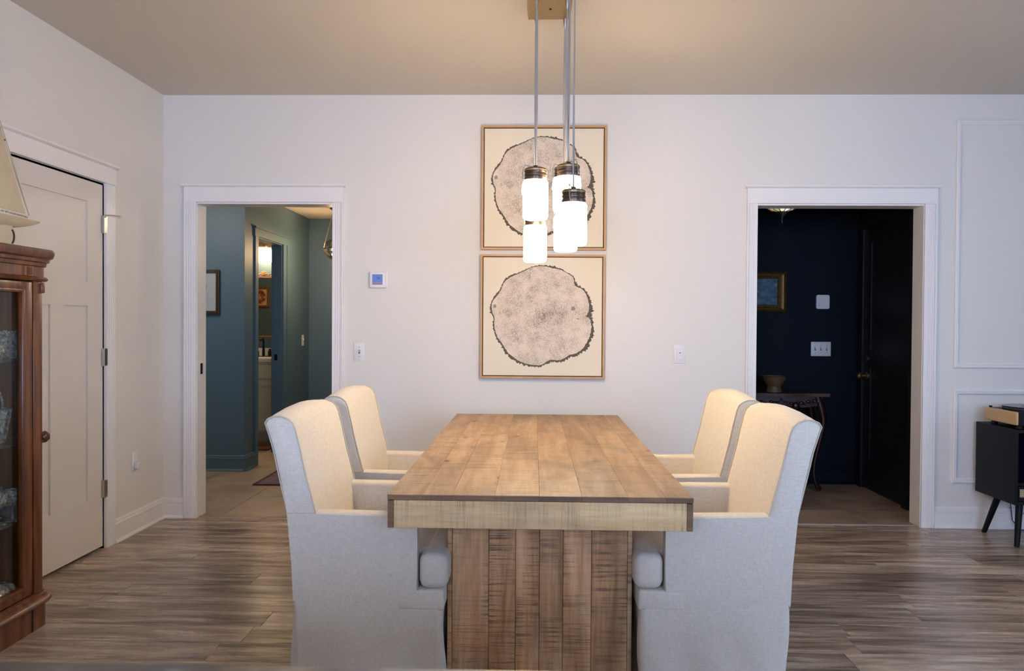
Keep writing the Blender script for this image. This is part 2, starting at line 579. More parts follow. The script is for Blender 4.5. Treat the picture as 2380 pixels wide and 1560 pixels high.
def casing(n, x0, x1, zt, xl, xr, mat):
    """casing on the back wall: two fluted legs, header board, cap, jamb lining"""
    root = struct(MB().box(x0 - .006, x0 + .003, D - .001, D + T + .001, 0, zt).box(x1 - .003, x1 + .006, D - .001, D + T + .001, 0, zt).box(x0 - .006, x1 + .006, D - .001, D + T + .001, zt - .003, zt + .006), 'trim_%d' % n, mat)
    for a, b, sgn in ((xl, x0, 1), (x1, xr, -1)):
        w = b - a
        mb = MB().box(a, b, D - .014, D, 0, zt + .008)
        for q0, q1, dd in ((0, .16, .022), (.24, .32, .017), (.42, .50, .017), (.6, .68, .017), (.8, 1, .01)):
            if sgn < 0: q0, q1 = 1 - q1, 1 - q0
            mb.box(a + q0 * w, a + q1 * w, D - max(dd, .0145), D - .013, 0, zt + .008, .001, 1)
        mb.build('side_casing', mat, root)
    MB().box(xl, xr, D - .02, D, zt + .008, zt + .103, .001, 1).build('head_casing', mat, root)
    MB().prism([(0, 0), (.022, 0), (.034, .008), (.034, .018), (0, .018)], lambda u, v, t: (t, D - u, zt + .103 + v), xl - .014, xr + .014).build('cap_moulding', mat, root)
    return root


c1 = casing(1, HL, HR, HH, -2.256, -1.224, M['trim'])
MB().box(HL - .001, HL + .006, D + .05, D + .08, .93, 1.0).build('strike_plate', M['dark_metal'], c1)
MB().box(-1.78, -1.73, D + .03, D + .08, HH - .006, HH + .001).build('ball_catch', M['chrome'], c1)
casing(2, FL, FR, HH, 1.343, 2.531, M['trim'])

# left wall door: casing, slab with three panels
tr3 = struct(MB().box(L - .12, L, DY1, DY1 + .006, 0, DH).box(L - .12, L, DY0 - .006, DY0, 0, DH).box(L - .12, L, DY0, DY1, DH, DH + .006), 'trim_3', M['trim'])
for a, b, s_ in ((DY1 + .006, DY1 + .105, 1), (DY0 - .105, DY0 - .006, -1)):
    mb = MB().box(L, L + .014, a, b, 0, DH + .008)
    for q0, q1 in ((0, .1), (.2, .3), (.42, .52), (.64, .74), (.84, 1)):
        mb.box(L + .013, L + .0162, a + q0 * (b - a), a + q1 * (b - a), 0, DH + .008, .001, 1)
    mb.build('side_casing', M['trim'], tr3)
MB().box(L, L + .02, DY0 - .105, DY1 + .105, DH + .008, DH + .1, .001, 1).build('head_casing', M['trim'], tr3)
MB().prism([(0, 0), (.022, 0), (.034, .008), (.034, .018), (0, .018)], lambda u, v, t: (L + u, t, DH + .1 + v), DY0 - .12, DY1 + .12).build('cap_moulding', M['trim'], tr3)

dx0, dx1 = L - .036, L - .003
a, b = DY0 + .004, DY1 - .0012
mb = MB()
zt, zb = DH - .004, .016
for y0, y1, z0, z1 in ((a, 3.80, zb, zt), (4.372, b, zb, zt), (3.80, 4.372, 1.915, zt), (3.80, 4.372, 1.352, 1.483), (3.80, 4.372, zb, .299), (4.028, 4.141, .299, 1.352)):
    mb.box(dx0, dx1, y0, y1, z0, z1)
door1 = struct(mb, 'door_1', M['door_white'])
for y0, y1, z0, z1 in ((3.80, 4.372, 1.483, 1.915), (3.80, 4.028, .299, 1.352), (4.141, 4.372, .299, 1.352)):
    MB().box(dx0 + .008, dx1 - .010, y0, y1, z0, z1).build('panel', M['door_white'], door1)
for i, z in enumerate((1.808, 1.071, .336)):
    h = MB().tube([(L + .007, DY1 - .001, z - .05), (L + .007, DY1 - .001, z + .05)], .0075, 10).box(L - .002, L + .0165, DY1 - .018, DY1 + .016, z - .048, z + .048, .001, 1).build('hinge', M['chrome'], door1)
MB().tube([(L + .007, DY1, 1.86), (L + .035, DY1 + .025, 1.862), (L + .06, DY1 + .06, 1.862)], .004, 8).lathe([(.009, -.004), (.009, .006)], (L + .063, DY1 + .063, 1.86), 10).build('hinge_pin_stop', M['chrome'], door1)
MB().lathe([(.0, 0), (.03, 0), (.03, .006), (.012, .01), (.012, .04), (.027, .05), (.027, .066), (.012, .074), (0, .074)], (dx1, DY0 + .07, .95), 16, ax='x').build('door_handle', M['chrome'], door1, 40)

# picture-frame mouldings right of the foyer opening
def rect_moulding(n, x0, x1, z0, z1):
    prof = [(0, 0), (.012, 0), (.016, .006), (.016, .011), (.011, .014), (.011, .018), (.015, .021), (.008, .03), (0, .03)]
    rings = [[(x0 + w, D - d, z0 + w), (x1 - w, D - d, z0 + w), (x1 - w, D - d, z1 - w), (x0 + w, D - d, z1 - w)] for d, w in prof]
    struct(MB().loft(rings, cap=False), 'trim_%d' % n, M['trim'])


rect_moulding(4, 2.648, 4.1, 1.012, 2.569)
rect_moulding(5, 2.648, 4.1, .285, .874)

# ------------------------------------------------------------------ hall behind the left opening
HC = 2.405
HX = -2.46
hall = M['hall_paint']
struct(MB().box(-4.5, HX, 6.95, 7.05, 0, HC), 'wall_hall_front', hall)
struct(MB().box(HX - .1, HX, 7.05, 7.257, 0, HC).box(HX - .1, HX, 7.982, 9.3, 0, HC).box(HX - .1, HX, 7.257, 7.982, 2.03, HC), 'wall_hall_side', hall)
struct(MB().box(HX, -.5, 8.95, 9.07, 0, HC), 'wall_hall_end', hall)
struct(MB().box(-.6, -.5, D + T, 8.95, 0, HC), 'wall_hall_right', hall)
struct(MB().box(-3.5, -3.4, D + T, 6.95, 0, HC), 'wall_hall_left', hall)
struct(MB().box(-3.5, -.5, D + T, D + T + .01, HH + .02, HC).box(-3.5, HL - .02, D + T, D + T + .01, 0, HC).box(HR + .02, -.5, D + T, D + T + .01, 0, HC), 'wall_hall_near', hall)
struct(MB().box(-4.5, -.5, D + T, 9.3, HC, HC + .08), 'ceiling_hall', M['ceil'])
hf = struct(MB().box(-4.5, -.5, D + .03, 9.3, -.12, -.004), 'floor_hall', M['grout'])
ts = .59
sh = None
for i in range(4):
    for j in range(7):
        x0 = -3.05 - .59 + i * ts + .0; y0 = D + .052 + (j - 0) * ts
        x0 += .42
        if sh is None:
            o = MB().box(-ts / 2 + .0015, ts / 2 - .0015, -ts / 2 + .0015, ts / 2 - .0015, -.006, 0, .001, 1).build('tile', M['hall_tile']); sh = o.data
        else:
            o = bpy.data.objects.new('tile', sh); COL.objects.link(o)
        o.parent = hf; o.location = (x0 + ts / 2, y0 + ts / 2, 0)
for i in range(2):
    for j in range(4):
        o = bpy.data.objects.new('tile', sh); COL.objects.link(o)
        o.parent = hf; o.location = (-3.22 - ts / 2 - i * ts, D + .052 + (j + 3.5) * ts, 0)
struct(MB().box(HL, HR, D + .028, D + .054, -.01, .005, .003, 1), 'trim_6', M['hall_tile'])
struct(MB().box(FL, FR, D + .028, D + .054, -.01, .006, .003, 1), 'trim_7', plain('threshold_strip', (170, 160, 150), .4, .3))
struct(base('', 0, -3.4, HX + .0, lambda u, v, t: (t, 6.95 - u, v)), 'baseboard_hall_front', hall)
struct(base('', 0, 6.95 - .016, 7.18, lambda u, v, t: (HX + u, t, v)), 'baseboard_hall_corner', hall)
struct(base('', 0, 8.1, 8.95, lambda u, v, t: (HX + u, t, v)), 'baseboard_hall_side', hall)
struct(base('', 0, -2.2, -.6, lambda u, v, t: (t, 8.95 - u, v)), 'baseboard_hall_end', hall)
t8 = struct(MB().box(HX - .1, HX, 7.257, 7.265, 0, 2.03).box(HX - .1, HX, 7.974, 7.982, 0, 2.03).box(HX - .1, HX, 7.257, 7.982, 2.022, 2.03), 'trim_8', hall)
MB().box(HX, HX + .016, 7.179, 7.255, 0, 2.03).build('side_casing', hall, t8)
MB().box(HX, HX + .016, 7.984, 8.12, 0, 2.03).box(HX, HX + .022, 8.09, 8.12, 0, 2.03).build('side_casing', hall, t8)
MB().box(HX, HX + .018, 7.16, 8.14, 2.03, 2.1).box(HX, HX + .03, 7.15, 8.15, 2.1, 2.115).build('head_casing', hall, t8)
MB().box(HX - .07, HX - .04, 7.972, 7.976, .9, .96).build('strike_plate', M['dark_metal'], t8)
struct(MB().box(-2.30, -2.225, 8.934, 8.95, 0, 2.05).box(-2.30, -1.4, 8.934, 8.95, 2.05, 2.13), 'trim_9', M['hall_paint'])
d3 = struct(MB().box(-2.225, -1.4, 8.938, 8.95, .01, 2.05), 'door_3', hall)
MB().ball((-2.16, 8.91, .92), .026).build('door_handle', M['dark_metal'], d3)
# bathroom
struct(MB().box(-4.5, HX - .1, 9.12, 9.22, 0, HC), 'wall_bath_back', hall)
struct(MB().box(-4.5, -4.4, 7.05, 9.12, 0, HC), 'wall_bath_left', hall)

# ------------------------------------------------------------------ foyer behind the right opening
FX, FY, FC = 2.60, 6.69, 2.6
nv = M['navy']
struct(MB().box(.6, 3.2, FY, FY + .1, 0, FC), 'wall_foyer_back', nv)
struct(MB().box(FX, FX + .1, D + T, 5.84, 0, FC).box(FX, FX + .1, 6.56, FY, 0, FC).box(FX, FX + .1, 5.84, 6.56, 2.035, FC).box(FX + .1, FX + .14, 5.7, 6.69, 0, FC), 'wall_foyer_right', nv)
struct(MB().box(.5, .6, D + T, FY, 0, FC), 'wall_foyer_left', nv)
struct(MB().box(.6, FX, D + T, D + T + .01, HH + .02, FC).box(.6, FL - .02, D + T, D + T + .01, 0, FC).box(FR + .02, FX, D + T, D + T + .01, 0, FC), 'wall_foyer_near', nv)
struct(MB().box(.5, 3.2, D + T, FY, FC, FC + .08), 'ceiling_foyer', nv)
ff = struct(MB().box(-.5, 3.2, D + .03, FY + .1, -.12, -.004), 'floor_foyer', M['grout'])
ts = .455
sh = None
for i in range(5):
    for j in range(4):
        if sh is None:
            o = MB().box(-ts / 2 + .002, ts / 2 - .002, -ts / 2 + .002, ts / 2 - .002, -.006, 0, .001, 1).build('tile', M['foyer_tile']); sh = o.data
        else:
            o = bpy.data.objects.new('tile', sh); COL.objects.link(o)
        o.parent = ff; o.location = (2.62 - (i + .5) * ts + (j % 2) * .2275 * 0, D + .054 - .12 * 0 + (j + .5) * ts * .86 + .0, 0)
        o.scale = (1, .86, 1)
struct(base('', 0, .6, FX, lambda u, v, t: (t, FY - u, v)), 'baseboard_foyer', nv)
t10 = struct(MB().box(FX - .016, FX, 6.563, 6.64, 0, 2.11), 'trim_10', M['black_door'])
MB().box(FX - .016, FX, 5.75, 5.837, 0, 2.035).build('side_casing', M['black_door'], t10)
MB().box(FX - .02, FX, 5.75, 6.64, 2.035, 2.11).build('head_casing', M['black_door'], t10)
d2 = MB()
for y0, y1, z0, z1 in ((5.843, 5.95, .012, 2.03), (6.45, 6.557, .012, 2.03), (5.95, 6.45, 1.92, 2.03), (5.95, 6.45, .95, 1.08), (5.95, 6.45, .012, .24)):
    d2.box(FX + .004, FX + .04, y0, y1, z0, z1)
door2 = struct(d2, 'door_2', M['black_door'])
for z0, z1 in ((1.08, 1.92), (.24, .95)):
    MB().box(FX + .014, FX + .034, 5.95, 6.45, z0, z1).build('panel', M['black_door'], door2)
MB().lathe([(0, 0), (.031, 0), (.031, -.008), (.011, -.014), (.011, -.04), (.024, -.05), (.027, -.062), (.018, -.074), (0, -.076)], (FX + .004, 6.50, .885), 16, ax='x').build('door_handle', plain('antique_brass', (176, 150, 110), .3, .9), door2, 40)
MB().lathe([(0, 0), (.028, 0), (.028, -.012), (.01, -.016), (0, -.016)], (FX + .004, 6.50, 1.02), 16, ax='x').build('deadbolt', plain('aged_steel', (110, 105, 95), .35, .9), door2, 40)

# ------------------------------------------------------------------ dining table
tb = empty('dining_table', (.021, 3.53, 0), 'light rustic plank dining table with a thick apron and boxed plank pedestal', 'table')
TX0, TX1, TY0, TY1 = -.431, .473, 2.426, 4.632
seams = [TX0, -.326, -.238, -.112, .020, .146, .282, .392, TX1]
for a, b in zip(seams, seams[1:]):
    MB().box(a + .0002, b - .0002, TY0 + .001, TY1, .747, .7625 + random.uniform(-.0004, .0004), .0006, 1).build('top_plank', TOPW, tb)
# darker cut ends of the top planks
for a, b in zip(seams, seams[1:]):
    MB().box(a + .0003, b - .0003, TY0 - .0005, TY0 + .001, .7475, .7612).build('plank_end', ENDW, tb)
MB().box(TX0 + .019, TX1 - .019, TY0 + .002, TY0 + .022, .663, .745, .001, 1).build('apron_front', APRW, tb)
MB().box(TX0 + .019, TX1 - .019, TY1 - .022, TY1 - .002, .663, .745, .001, 1).build('apron_back', APRW, tb)
for a, b in ((TX0 + .001, TX0 + .0185), (TX1 - .0185, TX1 - .001)):
    MB().box(a, b, TY0 + .001, TY1 - .001, .663, .745, .001, 1).build('apron_side', ENDW, tb)
px = [-.266, -.144, -.055, .024, .102, .196, .315]
PYF, PYB = 2.72, 4.34
for yy0, yy1 in ((PYF, PYF + .022), (PYB - .022, PYB)):
    for a, b in zip(px, px[1:]):
        d = random.uniform(0, .002)
        MB().box(a + .0006, b - .0006, yy0 + d, yy1, 0.0, .663, .0015, 1).build('pedestal_plank', PEDW, tb)
n = 14
for xx0, xx1 in ((-.281, -.2665), (.3155, .33)):
    for k in range(n):
        a = PYF + (PYB - PYF) * k / n; b = PYF + (PYB - PYF) * (k + 1) / n
        MB().box(xx0, xx1, a + .0004, b - .0004, 0, .663, .001, 1).build('pedestal_plank', PEDW, tb)
MB().box(-.26, .31, PYF + .03, PYB - .03, .64, .66).build('cleat', PEDW, tb)


# ------------------------------------------------------------------ slip-covered armchairs
def make_chair():
    """faces +x, outer back top at x=0; y centred, width .59"""
    root = bpy.data.objects.new('dining_armchair', None); COL.objects.link(root); root.empty_display_size = .05
    hw = .295
    lin_ = M['linen']
    # skirt: rounded rectangular ring that gathers soft folds towards the hem
    x0, x1 = .092, .574
    def ring(z):
        pts = []
        t = 1 - smoothstep(.05, .40, z)
        fl_ = .004 * t
        rc = .02
        def wob(s_, ph):
            return t * (.015 * math.sin(s_ * 15 + ph + z * 7) + .006 * math.sin(s_ * 37 + ph * 2 - z * 11))
        bx0 = x0 - .0 + (.012 * (1 - smoothstep(.3, .5, z)) if z < .5 else 0) * 0
        per = []
        N = 26
        for k in range(N + 1):
            u = k / N; per.append((bx0 + rc + (x1 - x0 - 2 * rc) * u, -hw - fl_, 0, -1))
        for k in range(1, 4):
            a = -PI / 2 + PI / 2 * k / 4; per.append((x1 - rc + rc * math.cos(a), -hw + rc + rc * math.sin(a) - fl_, math.cos(a), math.sin(a)))
        for k in range(N + 1):
            u = k / N; per.append((x1, -hw + rc + (2 * hw - 2 * rc) * u, 1, 0))
        for k in range(1, 4):
            a = PI / 2 * k / 4; per.append((x1 - rc + rc * math.cos(a), hw - rc + rc * math.sin(a) + fl_, math.cos(a), math.sin(a)))
        for k in range(N + 1):
            u = k / N; per.append((x1 - rc - (x1 - x0 - 2 * rc) * u, hw + fl_, 0, 1))
        for k in range(1, 4):
            a = PI / 2 + PI / 2 * k / 4; per.append((x0 + rc + rc * math.cos(a), hw - rc + rc * math.sin(a) + fl_, math.cos(a), math.sin(a)))
        for k in range(N + 1):
            u = k / N; per.append((x0, hw - rc - (2 * hw - 2 * rc) * u, -1, 0))
        for k in range(1, 4):
            a = PI + PI / 2 * k / 4; per.append((x0 + rc + rc * math.cos(a), -hw + rc + rc * math.sin(a) - fl_, math.cos(a), math.sin(a)))
        for (x, y, nx, ny) in per:
            w = wob(x * 1.0 + y * 1.3, 1.3 if ny < 0 else 4)
            pts.append((x + nx * w, y + ny * w, z))
        return pts
    zs = [.004, .03, .07, .11, .15, .19, .23, .27, .31, .345, .372, .392, .404, .41]
    rings = [ring(z) for z in zs]
    # round the upper lip in
    for q_, z_ in enumerate(zs):
        k_ = .007 * smoothstep(.365, .405, z_)
        rings[q_] = [(p[0] - math.copysign(k_, p[0] - .33), p[1] - math.copysign(k_, p[1]), p[2]) for p in rings[q_]]
    MB().loft(rings).build('skirt', lin_, root, 50)
    # arms
    for s_ in (-1, 1):
        ya, yb = (-hw, -hw + .07) if s_ < 0 else (hw - .07, hw)
        ringsA = []
        for k, x in enumerate([.10, .13, .2, .28, .36, .43, .47, .488, .494]):
            e = [.0, .0, 0, 0, 0, 0, .002, .006, .014][k]
            zt = .657 - .004 * smoothstep(.2, .49, x)
            r = .014
            y0_, y1_ = ya + (e if s_ > 0 else e), yb - e
            z0_, z1_ = .35, zt - e
            pr = [(y0_, z0_), (y1_, z0_), (y1_, z1_ - r)]
            for q in range(1, 4):
                an = PI / 2 * q / 4; pr.append((y1_ - r + r * math.cos(an), z1_ - r + r * math.sin(an)))
            pr.append(((y0_ + y1_) / 2, z1_ + .002))
            for q in range(1, 4):
                an = PI / 2 + PI / 2 * q / 4; pr.append((y0_ + r + r * math.cos(an), z1_ - r + r * math.sin(an)))
            pr.append((y0_, z1_ - r))
            ringsA.append([(x, y, z) for y, z in pr])
        MB().loft(ringsA).build('arm', lin_, root, 45)
    # side panels run flush from the arm seam down to the skirt
    for s_ in (-1, 1):
        yo_, yi_ = s_ * (hw + .0006), s_ * (hw - .03)
        side = [(.0735, .652), (.0765, .6), (.086, .5), (.0915, .40), (.093, .372), (.49, .372), (.4935, .45), (.4945, .56), (.4935, .63), (.488, .645), (.17, .654)]
        MB().prism(side, lambda u, v, t: (u, t, v), min(yo_, yi_), max(yo_, yi_)).build('side_panel', lin_, root, 50)
    # back: side outline lofted across the width with a crowned top
    out = [(.092, .36), (.086, .5), (.071, .655), (.046, .77), (.025, .864), (.006, .925), (-.001, .945), (.008, .958), (.028, .966), (.052, .966), (.074, .958), (.089, .944), (.097, .925), (.112, .865), (.128, .79), (.146, .72), (.163, .655), (.178, .56), (.19, .45), (.19, .36)]
    cx_, cz_ = .09, .68
    rb = []
    for y, ins, cr_ in ((-hw, .010, 0), (-hw + .003, .004, 0), (-hw + .009, .0, .0), (-hw + .03, 0, .004), (-.2, 0, .010), (-.1, 0, .017), (0, 0, .02), (.1, 0, .017), (.2, 0, .010), (hw - .03, 0, .004), (hw - .009, 0, 0), (hw - .003, .004, 0), (hw, .010, 0)):
        ring_ = []
        for x, z in out:
            dx, dz = x - cx_, z - cz_
            ln = math.hypot(dx, dz)
            sc_ = 1 - ins / ln * 1.0
            xx, zz = cx_ + dx * (1 - ins / max(abs(dx), .05) * 1.0) if abs(dx) > .02 else x, cz_ + dz * (1 - ins / .28)
            w = smoothstep(.86, .95, z)
            bulge = 0
            if x > .1 and z > .6: bulge = .35 * cr_
            ring_.append((xx + bulge, y, zz + cr_ * w))
        rb.append(ring_)
    MB().loft(rb).build('backrest', lin_, root, 50)
    # piping along both side edges of the back
    for s_ in (-1, 1):
        path = [(x, s_ * (hw - .004), z) for x, z in out[2:17]]
        MB().tube([(p[0] + (.001 if p[0] > .07 else -.001), p[1], p[2] + .001) for p in path], .0022, 6).build('piping', M['linen_seam'], root, 60)
    # seam where the skirt panel meets the back
    MB().tube([(.07, -hw - .0006, .655), (.163, -hw - .0006, .657)], .0012, 5).build('seam', M['linen_seam'], root)
    # T cushion: body between the arms and ears in front of them
    def cushion(x0_, x1_, y0_, y1_, z0_, z1_):
        return MB().box(x0_, x1_, y0_, y1_, z0_, z1_, .028, 5)
    mbc = cushion(.16, .592, -hw + .072, hw - .072, .415, .528)
    mbc.box(.499, .594, -hw - .004, hw + .004, .413, .53, .03, 5)
    mbc.build('seat_cushion', lin_, root, 60)
    # rail under the cushion
    MB().box(.43, .581, -hw - .0015, hw + .0015, .345, .412, .01, 3).build('seat_rail', lin_, root, 50)
    return root


def copy_tree(o, parent=None):
    c = o.copy(); COL.objects.link(c)
    if parent is not None: c.parent = parent
    for ch in list(o.children): copy_tree(ch, c)
    return c


ch = make_chair()
spots = [
    (-.864, 2.925, 0, 'cream linen slipcovered armchair at the left of the table, nearer the camera'),
    (-.864, 3.668, .0, 'cream slipcovered armchair on the left side, nearer the picture wall'),
    (.924, 2.955, PI, 'cream linen slipcovered armchair at the right of the table, nearer the camera'),
    (.924, 3.652, PI, 'cream slipcovered armchair on the right side, just left of the dark foyer opening'),
]
for i, (x, y, rz, lb) in enumerate(spots):
    o = ch if i == 0 else copy_tree(ch)
    o.location = (x, y, 0); o.rotation_euler = (0, 0, rz)
    tag(o, lb, 'chair', 'slipcovered armchairs around the table')

# ------------------------------------------------------------------ pendant cluster
cz = 2.70
cn = empty('pendant_canopy', (.062, 3.45, CZ), 'long brass ceiling canopy plate that holds the pendant cords', 'light fixture')
MB().box(-.036, .160, 2.88, 3.89, cz, CZ, .001, 1).build('canopy_plate', M['brass'], cn)
PX = [(.003, 3.88), (.003, 3.64), (.003, 3.38), (.003, 3.12), (.137, 3.88), (.137, 3.64), (.137, 3.38), (.137, 3.12)]
for i, (x, y) in enumerate(PX):
    MB().lathe([(.0, 0), (.009, 0), (.009, -.012), (.006, -.03), (.003, -.045), (0, -.045)], (x, y, cz), 12).build('cord_grip', M['chrome'], cn, 40)
for y in (3.76, 3.0):
    MB().lathe([(0, 0), (.005, 0), (.005, -.003), (0, -.003)], (.065, y, cz), 10).build('screw', M['dark_metal'], cn)


def shade_mat():
    t = NT('glowing_crackle_glass')
    p = t.pos((16, 16, 12))
    f = t.noise(p, 1, 3, .65)
    col = t.ramp(f, [(.36, (1.0, .42, .10, 1)), (.42, (1.0, .73, .44, 1)), (.6, (1, .78, .52, 1))])
    st = t.math('MULTIPLY', t.ramp(f, [(.34, G(.014)), (.42, G(1))]), PEND)
    t.set(Base_Color=(.85, .85, .85, 1), Roughness=.2, Emission_Color=col, Emission_Strength=st)
    return t.m


M['shade'] = shade_mat()


def make_pendant():
    root = bpy.data.objects.new('pendant_lamp', None); COL.objects.link(root); root.empty_display_size = .05
    R_ = .0515
    MB().lathe([(R_ - .012, .0), (R_ - .004, .003), (R_, .012), (R_, .150), (R_ - .004, .160), (R_ - .01, .163)], (0, 0, 0), 32).build('glass_shade', M['shade'], root, 40)
    # ribbed metal jar cap
    MB().lathe([(.046, .160), (.0465, .172), (.043, .174), (.043, .177), (.0465, .179), (.0465, .186), (.044, .188), (.044, .191), (.0455, .193), (.0455, .206), (.040, .210), (.012, .213), (.008, .222), (.0, .223)], (0, 0, 0), 32).build('cap', plain('cap_metal', (98, 82, 70), .3, .85), root, 40)
    MB().lathe([(.0475, .198), (.0475, .203)], (0, 0, 0), 32, cap=False).build('brass_band', M['brass'], root, 40)
    # wire bail over the cap and its clip
    MB().tube([(-.052, 0, .165), (-.053, .004, .20), (-.044, .006, .226), (-.02, .006, .219), (0, .006, .224), (.02, .006, .219), (.05, .006, .205), (.053, .0, .165)], .0018, 6).build('wire_bail', M['chrome'], root, 60)
    MB().tube([(-.053, -.008, .15), (-.058, -.014, .12), (-.056, 0, .105), (-.053, .014, .12), (-.052, .008, .15)], .0016, 6).build('clasp', M['chrome'], root, 60)
    return root


pend0 = make_pendant()
pl = [
    (.003, 3.38, 1.697, 0, 'glowing glass jar pendant hanging in the left cord row, upper of the two'),
    (.003, 3.64, 1.543, .5, 'glowing glass jar pendant lowest of all, hanging below the upper left jar'),
    (.137, 3.38, 1.712, 2.4, 'glowing glass jar pendant at the top of the right cord row'),
    (.146, 3.12, 1.567, 1.3, 'glowing glass jar pendant at far right of the cluster, nearest the camera'),
    (.137, 3.64, 1.590, .2, 'glowing glass jar pendant hanging lowest in the right cord row'),
    (.137, 3.88, 1.797, .1, 'glowing glass jar pendant mostly hidden behind the top jar of the right row'),
]
for i, (x, y, z, rz, lb) in enumerate(pl):
    o = pend0 if i == 0 else copy_tree(pend0)
    o.location = (x, y, z); o.rotation_euler = (0, 0, rz)
    tag(o, lb, 'pendant light', 'jar pendants over the table')
    top = cz - .04
    mb = MB().tube([(0, 0, .221), (.001, 0, .4), (0, 0, top - z)], .0026, 6)
    if i == 0:
        for e_ in (-.0055, .0055): mb.tube([(0, 0, .222), (e_ * .5, .002, .3), (e_, .002, .45), (e_ * .8, 0, .75), (0, 0, top - z)], .002, 6)
    c = mb.build('cord', M['cord'])
    c.parent = o

# ------------------------------------------------------------------ tree slice pictures
Z0 = (787, 800)
OUT = [(700, 275), (745, 268), (790, 268), (830, 272), (870, 280), (910, 290), (950, 298), (985, 308), (1020, 328), (1065, 352), (1105, 378), (1116, 405), (1118, 440), (1130, 468), (1160, 488), (1190, 497), (1218, 520), (1240, 548), (1258, 585), (1272, 625), (1282, 665), (1285, 705), (1280, 745), (1262, 778), (1250, 795), (1272, 803), (1292, 830), (1303, 865), (1306, 900), (1304, 940), (1296, 985), (1280, 1030), (1255, 1080), (1225, 1130), (1190, 1162), (1160, 1180), (1120, 1196), (1075, 1203), (1050, 1225), (1010, 1250), (970, 1262), (940, 1262), (900, 1258), (865, 1262), (835, 1278), (805, 1298), (775, 1312), (740, 1318), (700, 1315), (660, 1308), (610, 1300), (570, 1285), (530, 1265), (495, 1240), (455, 1212), (420, 1180), (395, 1140), (375, 1105), (345, 1070), (325, 1040), (305, 1000), (290, 960), (280, 915), (277, 870), (283, 835), (275, 800), (258, 765), (250, 730), (247, 695), (252, 665), (265, 635), (290, 600), (320, 560), (348, 520), (360, 485), (375, 450), (405, 415), (450, 382), (500, 360), (550, 338), (600, 318), (640, 295), (670, 282)]
BW_ = [6, 8, 10, 12, 16, 20, 16, 10, 8, 8, 10, 14, 20, 26, 22, 12, 14, 16, 18, 22, 26, 30, 34, 36, 52, 44, 32, 26, 22, 24, 26, 26, 28, 30, 26, 24, 26, 24, 22, 22, 20, 20, 20, 22, 20, 18, 18, 16, 18, 20, 20, 20, 20, 22, 22, 22, 24, 22, 20, 20, 18, 10, 16, 14, 12, 16, 20, 18, 16, 12, 14, 14, 16, 16, 10, 10, 16, 14, 14, 10, 8, 6, 6]


def tree_picture(xa, xb, za, zb, label):
    cxp, czp = (xa + xb) / 2, (za + zb) / 2
    root = empty('tree_slice_picture', (cxp, D, czp), label, 'picture', 'tree slice pictures')
    w = .013
    yf, yb = D - .042, D - .001
    mb = MB()
    for x0, x1, z0, z1 in ((xa, xa + w, za, zb), (xb - w, xb, za, zb), (xa + w, xb - w, za, za + w), (xa + w, xb - w, zb - w, zb)):
        mb.box(x0, x1, yf, yb, z0, z1)
    mb.build('frame', M['oak'], root)
    MB().box(xa + w - .001, xb - w + .001, D - .012, D - .004, za + w - .001, zb - w + .001).build('backing', M['oak_dark'], root)
    g = .0055
    MB().box(xa + w + g, xb - w - g, D - .036, D - .012, za + w + g, zb - w - g, .001, 1).build('canvas', M['canvas'], root)
    # printed slice: flat ink area and jagged bark ring, pixels of the traced print -> metres
    k = (xb - xa - 2 * (w + g)) / 1250
    rnd = random.Random(5)
    P = [((x - Z0[0]) * k, -(y - Z0[1]) * k) for x, y in OUT]
    # subdivide for the jagged rim
    Q = []; Bq = []
    for i in range(len(P)):
        (x0, z0), (x1, z1) = P[i], P[(i + 1) % len(P)]
        b0, b1 = BW_[i % len(BW_)] * 1.3, BW_[(i + 1) % len(BW_)] * 1.3
        for s_ in range(4):
            f = s_ / 4
            Q.append((x0 + (x1 - x0) * f, z0 + (z1 - z0) * f)); Bq.append((b0 + (b1 - b0) * f) * k)
    yy = D - .0364
    mb = MB()
    c = mb.bm.verts.new((cxp, yy, czp))
    vs_ = [mb.bm.verts.new((cxp + x, yy, czp + z)) for x, z in Q]
    for i in range(len(vs_)): mb.bm.faces.new((c, vs_[i], vs_[(i + 1) % len(vs_)]))
    mb.build('slice_print', M['slice'], root)
    mb = MB()
    I, O = [], []
    for i, (x, z) in enumerate(Q):
        r = math.hypot(x, z); b = Bq[i]
        jag = b * rnd.uniform(.35, 1.15)
        inn = b * rnd.uniform(.0, .25)
        I.append(mb.bm.verts.new((cxp + x * (1 - inn / r), yy - .0003, czp + z * (1 - inn / r))))
        O.append(mb.bm.verts.new((cxp + x * (1 + jag / r), yy - .0003, czp + z * (1 + jag / r))))
    n_ = len(I)
    for i in range(n_):
        mb.bm.faces.new((I[i], I[(i + 1) % n_], O[(i + 1) % n_], O[i]))
    mb.build('bark_print', M['bark'], root)
    mb = MB()
    for (bx, by, br, bs) in ((285, 690, 20, 1.5), (1112, 712, 36, .75), (1160, 820, 16, .7)):
        pts = []
        for q in range(22):
            an = 2 * PI * q / 22; rr = br * rnd.uniform(.45, .95) * k
            pts.append((cxp + (bx - Z0[0]) * k + rr * math.cos(an), yy - .0002, czp - (by - Z0[1]) * k + rr * bs * math.sin(an)))
        mb.bm.faces.new([mb.bm.verts.new(p) for p in pts])
    mb.build('knot_print', plain('knot_ink', (176, 163, 146), .9, var=.3, vscale=160), root)


tree_picture(-.338, .452, 1.742, 2.527, 'framed ink print of a tree slice, upper one, behind the glowing pendants')
tree_picture(-.341, .449, .925, 1.712, 'framed ink print of a tree slice, lower one, fully clear of the pendants')


